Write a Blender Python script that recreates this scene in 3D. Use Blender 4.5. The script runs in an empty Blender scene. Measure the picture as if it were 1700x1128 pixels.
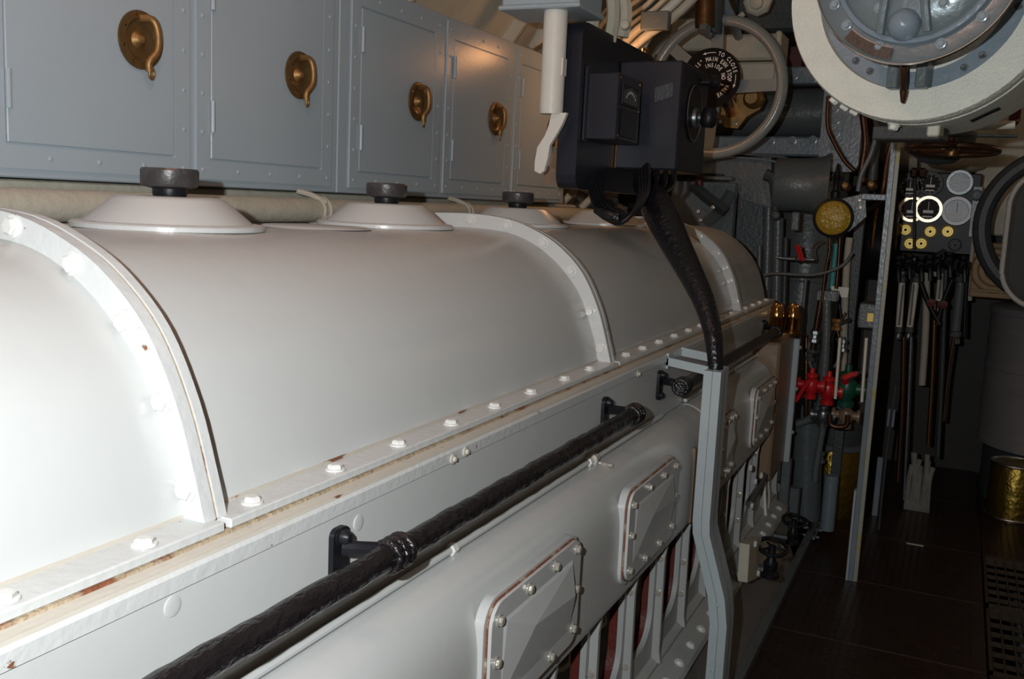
import bpy, math, random
from mathutils import Vector, Matrix
random.seed(7)
C = bpy.context.scene.collection
PI = math.pi

# ------------------------------------------------------------------ camera
cam = bpy.data.cameras.new('camera'); co = bpy.data.objects.new('camera', cam); C.objects.link(co)
cam.sensor_width = 36; cam.lens = 1600/1700*36; cam.clip_start = .02; cam.clip_end = 60
co.matrix_world = Matrix(((0.90511, -0.10093, 0.41301, 0), (0.42181, 0.10911, -0.90010, 0),
                          (0.04609, 0.98889, 0.14149, 1.62), (0, 0, 0, 1)))
bpy.context.scene.camera = co
# ------------------------------------------------------------------ light
w = bpy.data.worlds.new('world'); bpy.context.scene.world = w; w.use_nodes = True
w.node_tree.nodes['Background'].inputs[0].default_value = (.9, .75, .62, 1)
w.node_tree.nodes['Background'].inputs[1].default_value = .010
def light(name, kind, loc, energy, color, size=.05, target=None, angle=None):
    l = bpy.data.lights.new(name, kind); l.energy = energy; l.color = color
    if kind == 'AREA': l.shape = 'DISK'; l.size = size
    else: l.shadow_soft_size = size
    if angle: l.spot_size = angle; l.spot_blend = .5
    o = bpy.data.objects.new(name, l); C.objects.link(o); o.location = loc
    if target is not None:
        o.rotation_euler = (Vector(target) - Vector(loc)).to_track_quat('-Z', 'Y').to_euler()
    return o
# the camera's flash, a little left of and above the lens
light('camera_flash', 'SPOT', (-.14, -.06, 1.69), 124, (.95, .985, 1), .012, (-1.35, 3.0, 1.55), math.radians(135)).data.spot_blend = 1
# warm compartment lamps along the overhead; the last is an added fill
light('lamp_or_fill_light', 'POINT', (-1.36, 3.96, 2.262), 1.7, (1, .46, .18), .035)
light('lamp_or_fill_light', 'SPOT', (-1.244,3.900,2.217), 3.5, (1, .45, .17), .045, (-1.40, 3.85, 1.0), math.radians(172))
light('lamp_or_fill_light', 'POINT', (.60, 3.2, 2.75), 1.0, (1, .66, .42), .06)
light('lamp_or_fill_light', 'POINT', (-1.0, 1.1, 2.72), 10, (1, .52, .40), .06)
light('lamp_or_fill_light', 'POINT', (1.1, 4.9, 2.3), 2.2, (1, .7, .45), .05)  # unseen fill light, added to brighten the stainless tank
sc = bpy.context.scene
sc.view_settings.view_transform = 'Standard'; sc.view_settings.look = 'None'
sc.view_settings.exposure = 0; sc.view_settings.gamma = 1; sc.view_settings.use_curve_mapping = False

# ------------------------------------------------------------------ materials
def mat(name, col, rough=.5, metal=0, var=.12, scale=6, bump=.08, bscale=90, col2=None, thr=None, emit=None, spec=.5, stretch=None, coat=0):
    m = bpy.data.materials.new(name); m.use_nodes = True
    nt = m.node_tree; n = nt.nodes; L = nt.links; b = n['Principled BSDF']
    b.inputs['Roughness'].default_value = rough; b.inputs['Metallic'].default_value = metal
    b.inputs['Specular IOR Level'].default_value = spec
    if coat: b.inputs['Coat Weight'].default_value = coat; b.inputs['Coat Roughness'].default_value = .15
    tc = n.new('ShaderNodeTexCoord'); mp = n.new('ShaderNodeMapping')
    L.new(tc.outputs['Object'], mp.inputs[0])
    if stretch: mp.inputs['Scale'].default_value = stretch
    nz = n.new('ShaderNodeTexNoise'); nz.inputs['Scale'].default_value = scale; nz.inputs['Detail'].default_value = 6
    L.new(mp.outputs[0], nz.inputs[0])
    mx = n.new('ShaderNodeMix'); mx.data_type = 'RGBA'
    c = Vector(col)
    mx.inputs[6].default_value = (*(c*(1-var)), 1); mx.inputs[7].default_value = (*(c*(1+var)), 1)
    L.new(nz.outputs[0], mx.inputs[0]); out = mx.outputs[2]
    if col2:
        n2 = n.new('ShaderNodeTexNoise'); n2.inputs['Scale'].default_value = thr[0]; n2.inputs['Detail'].default_value = 8
        n2.inputs['Roughness'].default_value = .65
        L.new(mp.outputs[0], n2.inputs[0])
        rp = n.new('ShaderNodeValToRGB'); rp.color_ramp.elements[0].position = thr[1]; rp.color_ramp.elements[1].position = thr[1] + thr[2]
        L.new(n2.outputs[0], rp.inputs[0])
        m2 = n.new('ShaderNodeMix'); m2.data_type = 'RGBA'
        L.new(rp.outputs[0], m2.inputs[0]); L.new(out, m2.inputs[6]); m2.inputs[7].default_value = (*col2, 1); out = m2.outputs[2]
    L.new(out, b.inputs['Base Color'])
    if bump:
        n3 = n.new('ShaderNodeTexNoise'); n3.inputs['Scale'].default_value = bscale; n3.inputs['Detail'].default_value = 3
        L.new(mp.outputs[0], n3.inputs[0])
        bp = n.new('ShaderNodeBump'); bp.inputs['Strength'].default_value = bump; bp.inputs['Distance'].default_value = .01
        L.new(n3.outputs[0], bp.inputs['Height']); L.new(bp.outputs[0], b.inputs['Normal'])
    if emit:
        b.inputs['Emission Color'].default_value = (*emit[0], 1); b.inputs['Emission Strength'].default_value = emit[1]
    return m
M = {}
M['engine'] = mat('engine_paint', (.52, .53, .52), .27, var=.05, scale=3, bump=.05, bscale=25, spec=.5)
M['flange'] = mat('engine_paint_worn', (.55, .56, .55), .3, var=.06, col2=(.20, .085, .04), thr=(22, .675, .02), bump=.12, bscale=60)
M['grime'] = mat('grimy_paint', (.47, .44, .38), .55, var=.14, scale=10, col2=(.17, .07, .035), thr=(16, .625, .03), bump=.1, bscale=80, stretch=(2.5, .55, 2.5))
M['rust'] = mat('rusty_gasket', (.20, .065, .03), .8, var=.4, scale=40, col2=(.45, .36, .25), thr=(30, .52, .1), bump=.4)
M['crank'] = mat('grey_frame_paint', (.36, .37, .36), .45, var=.1, scale=8, col2=(.16, .06, .03), thr=(14, .68, .04), bump=.1)  # darker grey than the engine covers, with rust specks
M['seam'] = mat('grimy_joint', (.42, .33, .22), .7, var=.3, scale=30, col2=(.22, .07, .03), thr=(10, .54, .08), bump=.4)
M['bolt'] = mat('painted_bolt', (.66, .66, .63), .2, var=.1, scale=60, bump=.1)
M['brownbolt'] = mat('worn_bolt', (.50, .47, .41), .22, metal=.4, var=.3, scale=80)
M['cabinet'] = mat('blue_grey_enamel', (.385, .46, .51), .27, var=.05, scale=3, bump=.04, bscale=50, spec=.5)
M['cabtrim'] = mat('blue_grey_edge', (.40, .47, .51), .35, var=.08, scale=40, bump=.05)
M['brass'] = mat('aged_brass', (.36, .21, .08), .5, .75, var=.35, scale=30, bump=.1)
M['latch'] = mat('tarnished_latch_brass', (.17, .10, .04), .38, .55, var=.4, scale=30, bump=.1)
M['brassdark'] = mat('dull_brass', (.16, .085, .035), .4, .9, var=.3, scale=30, bump=.1)
M['brassbright'] = mat('polished_brass', (.50, .27, .09), .14, 1, var=.15, scale=20, bump=.03)
M['knob'] = mat('dark_knob', (.06, .055, .055), .38, .2, var=.5, scale=50, col2=(.20, .17, .16), thr=(30, .6, .1), bump=.15)
M['black'] = mat('black_enamel', (.009, .009, .012), .4, var=.3, scale=20, bump=.05, spec=.3)
M['blackbox'] = mat('black_control_paint', (.014, .016, .026), .38, var=.3, scale=8, bump=.03)
M['rubber'] = mat('black_rubber', (.01, .01, .012), .3, var=.3, bump=.3, bscale=60)
M['tape'] = mat('black_wrapped_tape', (.010, .009, .012), .2, var=.4, scale=20, bump=.5, bscale=70, stretch=(1, 1, 1))
M['bar'] = mat('black_wrapped_bar', (.010, .008, .009), .25, var=.6, scale=30, bump=.45, bscale=120, stretch=(1, .5, 1))
M['cream'] = mat('cream_paint', (.55, .52, .42), .5, var=.12, scale=9, bump=.3, bscale=40)
M['pipe'] = mat('cream_pipe_lagging', (.46, .44, .36), .6, var=.15, scale=12, bump=.25, bscale=60)
M['white'] = mat('white_tube_paint', (.78, .76, .68), .4, var=.05, scale=10, bump=.12)
M['lagging'] = mat('white_stippled_lagging', (.72, .72, .63), .6, var=.1, scale=20, col2=(.45, .30, .12), thr=(7, .70, .12), bump=.5, bscale=150)
M['grey'] = mat('grey_paint', (.115, .135, .14), .33, var=.12, scale=8, bump=.25, bscale=50)
M['greyblue'] = mat('blue_grey_flange', (.19, .24, .28), .3, var=.15, scale=10, bump=.18, bscale=60)
M['flangebolt'] = mat('grey_painted_bolt', (.26, .31, .34), .2, var=.1, bump=.1)
M['darkgrey'] = mat('dark_grey_paint', (.055, .065, .07), .45, var=.25, scale=8, bump=.25)
M['post'] = mat('light_grey_post_paint', (.42, .48, .50), .3, var=.06, scale=12, bump=.08)
M['postyellow'] = mat('yellowed_grey_paint', (.36, .38, .32), .4, var=.1, scale=5, col2=(.42, .33, .05), thr=(4, .56, .06), bump=.15)
M['wheel'] = mat('handwheel_grey', (.24, .265, .26), .22, var=.08, scale=10, bump=.06)
M['steel'] = mat('polished_steel', (.50, .52, .52), .28, 1, var=.12, scale=8, bump=.04, stretch=(1, 1, 6))
M['steeldark'] = mat('oily_steel', (.20, .22, .23), .35, .8, var=.3, scale=8, bump=.15)
M['dish'] = mat('painted_steel_dish', (.19, .23, .245), .3, .35, var=.2, scale=10, bump=.2, bscale=30)
M['chrome'] = mat('bright_rim', (.8, .8, .78), .12, 1, var=.05, bump=0)
M['hull'] = mat('cream_hull_paint', (.60, .57, .47), .55, var=.15, scale=4, bump=.3, bscale=25)
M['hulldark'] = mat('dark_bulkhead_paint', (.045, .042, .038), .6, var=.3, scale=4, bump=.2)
M['floor'] = mat('dark_brown_deck', (.030, .016, .012), .38, var=.5, scale=12, bump=.2, bscale=60)
M['bilge'] = mat('bilge_dark', (.015, .013, .011), .5, var=.5, scale=10)
M['grating'] = mat('grating_steel', (.10, .075, .05), .45, .6, var=.4, scale=20)
M['foundation'] = mat('worn_foundation_paint', (.27, .25, .24), .5, var=.12, scale=5, col2=(.12, .05, .03), thr=(12, .68, .04), bump=.15)
M['redlead'] = mat('red_lead_primer', (.10, .015, .010), .5, var=.3, scale=10, bump=.2)
M['redbright'] = mat('red_valve_paint', (.55, .015, .02), .3, var=.2, bump=.1)
M['green'] = mat('green_valve_paint', (.01, .085, .05), .35, var=.3, bump=.1)
M['teal'] = mat('teal_paint', (.05, .30, .30), .4)
M['tan'] = mat('tan_housing_paint', (.24, .16, .10), .35, var=.1, scale=5, bump=.1)
M['oldplate'] = mat('worn_name_plate', (.06, .035, .02), .5, var=.6, scale=60, bump=.2)
M['copper'] = mat('dull_copper', (.10, .05, .03), .35, .8, var=.4, scale=20, bump=.1)
M['amber'] = mat('amber_glass', (.26, .17, .012), .18, .1, var=.4, scale=60, bump=.5, bscale=90, spec=.6, emit=((.5, .27, .02), .06))
M['dial'] = mat('dark_dial', (.02, .018, .016), .7, var=.2)
M['dialgrey'] = mat('grey_dial', (.30, .34, .38), .3, var=.4, scale=20)
M['luma'] = mat('cream_gauge_ring', (1, .86, .64), .34, .85, var=.05, bump=0)
M['letter'] = mat('white_lettering', (.9, .9, .88), .5, var=.03, bump=0)
M['plate'] = mat('black_sign_plate', (.005, .005, .006), .6, var=.2, bump=0, spec=.12)
M['yellow'] = mat('yellow_knob', (.70, .50, .12), .35, .4, var=.2, bump=0)
M['wood'] = mat('brown_door_panel', (.30, .17, .05), .45, var=.3, scale=12, bump=.1)
M['rope'] = mat('white_gasket_cord', (.60, .60, .58), .6, var=.2, scale=60, bump=.4)
M['sight'] = mat('sight_tube', (.75, .72, .60), .2, var=.2, scale=20)
M['bulb'] = mat('lamp_bulb', (1, .6, .3), .3, emit=((1, .5, .2), 6), bump=0)
M['tank'] = mat('brushed_tank_steel', (.40, .40, .41), .42, .45, var=.2, scale=5, bump=.05, stretch=(1, 1, 8))
M['foil'] = mat('wrinkled_silver_lagging', (.33, .33, .30), .4, .3, var=.3, scale=12, bump=.9, bscale=22)
M['brasscan'] = mat('brass_can', (.28, .19, .035), .32, .9, var=.2, scale=14, bump=.6, bscale=30)

# ------------------------------------------------------------------ mesh helpers
class MB:
    def __init__(s): s.v = []; s.f = []
    def add(s, vs, fs):
        k = len(s.v); s.v += [Vector(v) for v in vs]; s.f += [[i + k for i in f] for f in fs]; return s
    def box(s, a, b):
        x0, y0, z0 = [min(p, q) for p, q in zip(a, b)]; x1, y1, z1 = [max(p, q) for p, q in zip(a, b)]
        return s.add([(x0,y0,z0),(x1,y0,z0),(x1,y1,z0),(x0,y1,z0),(x0,y0,z1),(x1,y0,z1),(x1,y1,z1),(x0,y1,z1)],
                     [(0,3,2,1),(4,5,6,7),(0,1,5,4),(1,2,6,5),(2,3,7,6),(3,0,4,7)])
    def cbox(s, a, b, e=.004):
        """box with chamfered edges"""
        x0, y0, z0 = [min(p, q) for p, q in zip(a, b)]; x1, y1, z1 = [max(p, q) for p, q in zip(a, b)]
        cx = Vector(((x0+x1)/2, (y0+y1)/2, (z0+z1)/2)); h = Vector(((x1-x0)/2, (y1-y0)/2, (z1-z0)/2))
        e = min(e, h.x*.9, h.y*.9, h.z*.9); idx = {}; vs = []
        for sx in (-1, 1):
            for sy in (-1, 1):
                for sz in (-1, 1):
                    for ax in range(3):
                        p = [h.x - e, h.y - e, h.z - e]; p[ax] += e
                        idx[(sx, sy, sz, ax)] = len(vs); vs.append(cx + Vector((sx*p[0], sy*p[1], sz*p[2])))
        fs = []
        def q(*k): fs.append([idx[t] for t in k])
        for sg in (-1, 1):
            a_ = [(sg,-1,-1,0),(sg,1,-1,0),(sg,1,1,0),(sg,-1,1,0)]; q(*(a_ if sg > 0 else a_[::-1]))
            a_ = [(-1,sg,-1,1),(-1,sg,1,1),(1,sg,1,1),(1,sg,-1,1)]; q(*(a_ if sg > 0 else a_[::-1]))
            a_ = [(-1,-1,sg,2),(1,-1,sg,2),(1,1,sg,2),(-1,1,sg,2)]; q(*(a_ if sg > 0 else a_[::-1]))
        for s1 in (-1, 1):
            for s2 in (-1, 1):
                a_ = [(s1,s2,-1,0),(s1,s2,-1,1),(s1,s2,1,1),(s1,s2,1,0)]; q(*(a_ if s1*s2 > 0 else a_[::-1]))
                a_ = [(s1,-1,s2,0),(s1,1,s2,0),(s1,1,s2,2),(s1,-1,s2,2)]; q(*(a_ if s1*s2 > 0 else a_[::-1]))
                a_ = [(-1,s1,s2,1),(-1,s1,s2,2),(1,s1,s2,2),(1,s1,s2,1)]; q(*(a_ if s1*s2 > 0 else a_[::-1]))
                for s3 in (-1, 1):
                    a_ = [(s1,s2,s3,0),(s1,s2,s3,1),(s1,s2,s3,2)]; q(*(a_ if s1*s2*s3 > 0 else a_[::-1]))
        return s.add(vs, fs)
    def prism(s, pts, axis, a, b):
        """2D outline (list of pairs) extruded along axis from a to b; order of the other axes is natural"""
        def P(u, v, t): return {'x': (t, u, v), 'y': (u, t, v), 'z': (u, v, t)}[axis]
        n = len(pts)
        return s.add([P(u, v, a) for u, v in pts] + [P(u, v, b) for u, v in pts],
                     [list(range(n)), list(range(2*n-1, n-1, -1))] + [[(i+1) % n, i, n+i, n+(i+1) % n] for i in range(n)])
    def strip(s, A, B, y0, y1):
        """solid between two open profiles A and B (x,z pairs, same length) extruded along y"""
        n = len(A); vs = [(u, y0, v) for u, v in A] + [(u, y0, v) for u, v in B] + [(u, y1, v) for u, v in A] + [(u, y1, v) for u, v in B]
        fs = []
        for i in range(n-1):
            fs += [(i, i+1, n+i+1, n+i), (2*n+i, 3*n+i, 3*n+i+1, 2*n+i+1), (i, 2*n+i, 2*n+i+1, i+1), (n+i, n+i+1, 3*n+i+1, 3*n+i)]
        fs += [(0, n, 3*n, 2*n), (n-1, 3*n-1, 4*n-1, 2*n-1)]
        return s.add(vs, fs)
    def lathe(s, prof, o=(0,0,0), ax=(0,0,1), seg=24, caps=True, a0=0, a1=2*PI):
        o = Vector(o); ax = Vector(ax).normalized(); q = ax.to_track_quat('Z', 'Y'); full = abs(a1-a0-2*PI) < 1e-6
        m = seg if full else seg+1; vs = []
        for r, h in prof:
            for k in range(m):
                t = a0 + (a1-a0)*k/seg; vs.append(o + q @ Vector((r*math.cos(t), r*math.sin(t), h)))
        fs = []
        for i in range(len(prof)-1):
            for k in range(seg):
                k2 = (k+1) % m; fs.append((i*m+k, i*m+k2, (i+1)*m+k2, (i+1)*m+k))
        if caps and full:
            if prof[0][0] > 1e-6: fs.append(list(range(m))[::-1])
            if prof[-1][0] > 1e-6: fs.append([(len(prof)-1)*m + k for k in range(m)])
        return s.add(vs, fs)
    def cyl(s, a, b, r, r2=None, seg=16):
        a = Vector(a); b = Vector(b); return s.lathe([(r, 0), (r if r2 is None else r2, (b-a).length)], a, b-a, seg)
    def torus(s, o, ax, R, r, seg=48, sg=12, a0=0, a1=2*PI):
        o = Vector(o); q = Vector(ax).normalized().to_track_quat('Z', 'Y'); full = abs(a1-a0-2*PI) < 1e-6
        m = seg if full else seg+1; vs = []; fs = []
        for k in range(m):
            t = a0 + (a1-a0)*k/seg; d = Vector((math.cos(t), math.sin(t), 0))
            for j in range(sg):
                u = 2*PI*j/sg; vs.append(o + q @ (d*(R + r*math.cos(u)) + Vector((0, 0, r*math.sin(u)))))
        for k in range(seg):
            for j in range(sg):
                k2 = (k+1) % m; j2 = (j+1) % sg; fs.append((k*sg+j, k2*sg+j, k2*sg+j2, k*sg+j2))
        return s.add(vs, fs)
    def tube(s, pts, r, seg=10, smooth=4, rs=None):
        p = [Vector(q) for q in pts]; R = list(rs) if rs else [r]*len(p)
        if smooth > 1 and len(p) > 2:
            P2 = []; R2 = []; e = [p[0]*2-p[1]] + p + [p[-1]*2-p[-2]]
            for i in range(len(p)-1):
                a, b, c, d = e[i:i+4]
                for k in range(smooth):
                    t = k/smooth
                    P2.append(.5*((2*b) + (c-a)*t + (2*a-5*b+4*c-d)*t*t + (3*b-a-3*c+d)*t**3)); R2.append(R[i]*(1-t)+R[i+1]*t)
            P2.append(p[-1]); R2.append(R[-1]); p = P2; R = R2
        n = len(p); T = [(p[min(i+1, n-1)]-p[max(i-1, 0)]).normalized() for i in range(n)]
        up = Vector((0, 0, 1)) if abs(T[0].z) < .9 else Vector((1, 0, 0)); N = (up - T[0]*up.dot(T[0])).normalized(); vs = []
        for i in range(n):
            N = (N - T[i]*N.dot(T[i])).normalized(); B = T[i].cross(N)
            for j in range(seg):
                u = 2*PI*j/seg; vs.append(p[i] + (N*math.cos(u) + B*math.sin(u))*R[i])
        fs = [(i*seg+j, i*seg+(j+1) % seg, (i+1)*seg+(j+1) % seg, (i+1)*seg+j) for i in range(n-1) for j in range(seg)]
        fs += [list(range(seg))[::-1], [(n-1)*seg+j for j in range(seg)]]
        return s.add(vs, fs)
    def mesh(s, name, m, ang=35):
        me = bpy.data.meshes.new(name); me.from_pydata([tuple(v) for v in s.v], [], s.f); me.validate()
        import bmesh
        bm = bmesh.new(); bm.from_mesh(me); bmesh.ops.recalc_face_normals(bm, faces=bm.faces); bm.to_mesh(me); bm.free()
        me.polygons.foreach_set('use_smooth', [True]*len(me.polygons)); me.set_sharp_from_angle(angle=math.radians(ang))
        me.materials.append(M[m] if isinstance(m, str) else m); return me
ORG = {}
def org(o):
    return ORG.get(o.name, Vector((0, 0, 0))) if o else Vector((0, 0, 0))
def link(name, me, parent=None, at=None, kind=None):
    """link mesh data as an object; mesh coordinates are world metres unless `at` gives an own origin"""
    o = bpy.data.objects.new(name, me); C.objects.link(o); o.parent = parent
    a = Vector(at) if at is not None else Vector((0, 0, 0))
    o.location = a - org(parent); ORG[o.name] = a
    if kind: o['kind'] = kind
    return o
def obj(name, mb, m, parent=None, kind=None, ang=35): return link(name, mb.mesh(name, m, ang), parent, None, kind)
def thing(name, label, cat, loc=(0,0,0), group=None):
    o = bpy.data.objects.new(name, None); C.objects.link(o); o.location = loc; o.empty_display_size = .05
    o['label'] = label; o['category'] = cat; ORG[o.name] = Vector(loc)
    if group: o['group'] = group
    return o
def tag(o, label, cat, group=None):
    o['label'] = label; o['category'] = cat
    if group: o['group'] = group
    return o
def solo(name, mb, m, label, cat, group=None, ang=35):
    """a thing that is a single mesh, its origin moved to the middle of its own geometry"""
    c = sum(mb.v, Vector())/len(mb.v); mb.v = [v - c for v in mb.v]
    return tag(link(name, mb.mesh(name, m, ang), None, c), label, cat, group)
def struct(name, mb, m, parent=None, ang=35):
    o = obj(name, mb, m, parent, ang=ang)
    if not parent: o['kind'] = 'structure'
    return o
def hexhead(r=.010, h=.009, wash=True, stud=False):
    b = MB()
    if wash: b.lathe([(r*1.45, 0), (r*1.45, .002), (r*1.1, .003)], seg=16)
    b.lathe([(r*1.12, .001), (r*1.12, h*.8), (r*.85, h)], seg=6)
    if stud: b.lathe([(r*.5, h), (r*.5, h*1.5), (r*.3, h*1.7)], seg=8)
    return b
def domehead(r=.010, h=.010):
    return MB().lathe([(r*1.3, 0), (r*1.3, .002), (r, .003), (r*.9, h*.6), (r*.55, h*.92), (0, h)], seg=12)
BOLT = hexhead().mesh('bolt', 'bolt'); BOLTBIG = hexhead(.0108, .010).mesh('bolt', 'bolt')
NUT = hexhead(.0072, .009, True, False).mesh('nut', 'brownbolt'); FARBOLT = hexhead(.016, .016, True, True).mesh('bolt', 'flangebolt')
DBOLT = hexhead(.008, .010).mesh('bolt', 'flangebolt')
def put(name, me, at, nrm, parent, roll=None):
    o = link(name, me, parent, at)
    q = Vector(nrm).normalized().to_track_quat('Z', 'Y')
    o.rotation_euler = (q.to_matrix().to_4x4() @ Matrix.Rotation(random.random()*6 if roll is None else roll, 4, 'Z')).to_euler()
    return o
def plate2d(outer, holes, axis, a, b):
    """flat plate with holes, outline pairs extruded along axis a..b"""
    cu = bpy.data.curves.new('t', 'CURVE'); cu.dimensions = '2D'; cu.fill_mode = 'BOTH'; cu.extrude = abs(b-a)/2
    for ring in [outer] + holes:
        sp = cu.splines.new('POLY'); sp.points.add(len(ring)-1); sp.use_cyclic_u = True
        for p, (u, v) in zip(sp.points, ring): p.co = (u, v, 0, 1)
    o = bpy.data.objects.new('t', cu); C.objects.link(o)
    dg = bpy.context.evaluated_depsgraph_get(); me = o.evaluated_get(dg).to_mesh(); mid = (a+b)/2; mb = MB()
    vs = [v.co.copy() for v in me.vertices]
    f = {'x': lambda c: (c.z+mid, c.x, c.y), 'y': lambda c: (c.x, c.z+mid, c.y), 'z': lambda c: (c.x, c.y, c.z+mid)}[axis]
    mb.add([f(c) for c in vs], [list(p.vertices) for p in me.polygons])
    o.evaluated_get(dg).to_mesh_clear(); bpy.data.objects.remove(o); bpy.data.curves.remove(cu); return mb
def rrect(u0, v0, u1, v1, r, n=5):
    out = []
    for cx, cy, a in ((u1-r, v1-r, 0), (u0+r, v1-r, 90), (u0+r, v0+r, 180), (u1-r, v0+r, 270)):
        for k in range(n+1):
            t = math.radians(a + 90*k/n); out.append((cx + r*math.cos(t), cy + r*math.sin(t)))
    return out
def resample(P, n):
    """smooth a profile through its points"""
    p = [Vector((a, b)) for a, b in P]; e = [p[0]*2-p[1]] + p + [p[-1]*2-p[-2]]; out = []
    for i in range(len(p)-1):
        a, b, c, d = e[i:i+4]
        for k in range(n):
            t = k/n; q = .5*((2*b) + (c-a)*t + (2*a-5*b+4*c-d)*t*t + (3*b-a-3*c+d)*t**3); out.append((q.x, q.y))
    out.append(tuple(P[-1])); return out
def inset(P, d):
    out = []
    for i in range(len(P)):
        a = Vector(P[max(i-1, 0)]); b = Vector(P[min(i+1, len(P)-1)]); t = (b-a).normalized(); n = Vector((-t.y, t.x))
        out.append((P[i][0] + n.x*d, P[i][1] + n.y*d))
    return out
def letters(text, size, font_ext=.0006):
    cu = bpy.data.curves.new('t', 'FONT'); cu.body = text; cu.size = size; cu.align_x = 'CENTER'; cu.extrude = font_ext; cu.offset = size*.018
    o = bpy.data.objects.new('t', cu); C.objects.link(o); dg = bpy.context.evaluated_depsgraph_get(); me = o.evaluated_get(dg).to_mesh()
    r = ([v.co.copy() for v in me.vertices], [list(p.vertices) for p in me.polygons])
    o.evaluated_get(dg).to_mesh_clear(); bpy.data.objects.remove(o); bpy.data.curves.remove(cu); return r

# ================================================================== SETTING
# pressure hull: half-round shell
HC = (-.02, .90); HR = 2.46
def hullarc(t0, t1, n=16):
    return [(HC[0] + HR*math.cos(math.radians(t0+(t1-t0)*k/n)), HC[1] + HR*math.sin(math.radians(t0+(t1-t0)*k/n))) for k in range(n+1)]
for nm, t0, t1 in (('wall_right', -40, 35), ('ceiling', 35, 140), ('wall_left', 140, 220)):
    A = hullarc(t0, t1); struct(nm, MB().strip(A, inset(A, -.06), -1.6, 7.4), 'hull', ang=60)
struct('wall_back', MB().box((-2.4, -1.66, -.9), (2.5, -1.6, 3.2)), 'hull')
# far bulkhead with its doorway on the right
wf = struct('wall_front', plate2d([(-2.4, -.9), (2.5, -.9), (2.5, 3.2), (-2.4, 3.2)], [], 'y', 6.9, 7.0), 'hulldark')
# hull frames
for k, y in enumerate((-.4, .5, 1.4, 2.3, 3.2, 4.1, 5.0, 5.9, 6.7)):
    A = inset(hullarc(5, 175, 40), .0); struct('trim_%d' % (k+1), MB().strip(inset(A, .055), A, y, y+.02), 'hull', ang=60)
# bilge plate well under the deck, and the deck plates
fl = struct('floor', MB().box((-2.0, -1.6, -.62), (2.1, 6.9, -.60)), 'bilge')
PL = []
ys = [-1.6, -.75, .15, 1.05, 1.95, 2.85, 3.75, 4.45, 5.15, 6.05, 6.9]
for i in range(len(ys)-1):
    for x0, x1 in ((-.55, .245), (.245, .98), (.98, 1.75)):
        if x0 == .245 and 3.7 < ys[i] < 5.1: continue
        PL.append((x0, x1, ys[i], ys[i+1]))
def tread(x0, x1, y0, y1):
    b = MB().cbox((x0+.002, y0+.002, -.012), (x1-.002, y1-.002, 0), .003)
    return b
for p in PL: obj('deck_plate', tread(*p), 'floor', fl)
TM = MB()
for x0, x1, y0, y1 in PL:
    if y0 < 2.0 or y0 > 5.5 or x0 > .5: continue
    nx = int((x1-x0)/.032); ny = int((y1-y0)/.032)
    for i in range(1, nx):
        for j in range(1, ny):
            cx = x0 + i*.032; cy = y0 + j*.032; s = 1 if (i+j) % 2 else -1; d = Vector((1, s, 0)).normalized()*.011; e = Vector((-s, 1, 0)).normalized()*.003
            c = Vector((cx, cy, 0)); TM.add([c-d, c-e+Vector((0,0,.0015)), c+d, c+e+Vector((0,0,.0015))], [(0, 1, 2, 3)])
tr = obj('tread_bars', TM, 'floor', fl); tr['kind'] = 'stuff'
# two bar gratings let into the deck
for (y0, y1, wh) in ((3.77, 4.43, 'nearer'), (4.47, 5.13, 'farther')):
    g = thing('deck_grating', 'rusty steel bar grating let into the dark deck, the %s of the two' % wh, 'grating', (.6, (y0+y1)/2, -.03))
    fr = MB()
    for a in ((.25, y0, .262, y1), (.965, y0, .977, y1), (.25, y0, .977, y0+.012), (.25, y1-.012, .977, y1)): fr.box((a[0], a[1], -.03), (a[2], a[3], .002))
    obj('frame', fr, 'grating', g)
    for k in range(16):
        x = .30 + k*.042; obj('bar', MB().box((x, y0+.012, -.026), (x+.006, y1-.012, -.001)), 'grating', g)
    for k in range(6):
        y = y0 + .1 + k*.1; obj('cross_bar', MB().box((.262, y, -.022), (.965, y+.006, -.004)), 'grating', g)
for k in range(5):
    solo('bilge_pipe', MB().tube([(.3+k*.14, 3.4, -.25-.03*(k % 2)), (.3+k*.14, 5.4, -.25-.03*(k % 2))], .035, 12), 'greyblue' if k % 2 else 'copper',
         'pipe in the bilge under the deck gratings, %s from the walkway side' % ('first','second','third','fourth','fifth')[k], 'pipe', 'bilge pipes under the gratings')

# ================================================================== ENGINE
eng = thing('diesel_engine', 'long white-grey diesel engine with barrel covers, bolted flanges and side casing, left of the walkway', 'engine', (-1.15, 2.5, 0))
OUT = resample([(-.780,1.225),(-.794,1.275),(-.823,1.362),(-.870,1.448),(-.934,1.509),(-1.0,1.546),(-1.086,1.574),(-1.20,1.583),(-1.33,1.580)], 4)
BODY = resample([(-.814,1.225),(-.829,1.285),(-.868,1.382),(-.912,1.440),(-.965,1.487),(-1.03,1.523),(-1.10,1.541),(-1.20,1.546),(-1.33,1.544)], 4)
BACK = resample([(-1.33,1.544),(-1.46,1.535),(-1.56,1.49),(-1.62,1.42),(-1.64,1.30),(-1.64,1.225)], 3)
SHELL = BODY + BACK[1:]
INN = inset(SHELL, .004)
bays = [(-.30, .872), (.876, 2.330), (2.334, 3.930), (3.934, 4.60)]
for i, (y0, y1) in enumerate(bays):
    b = obj('barrel_cover', MB().strip(SHELL, INN, y0, y1), 'engine', eng, ang=50)
    # ledge with its bolts
    g0, g1 = y0 + .003, y1 - .003
    obj('base_ledge', MB().cbox((-.84, g0, 1.213), (-.764, g1, 1.2255), .002), 'flange', b)
    s = 0
yb = .59 - .176*4
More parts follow.
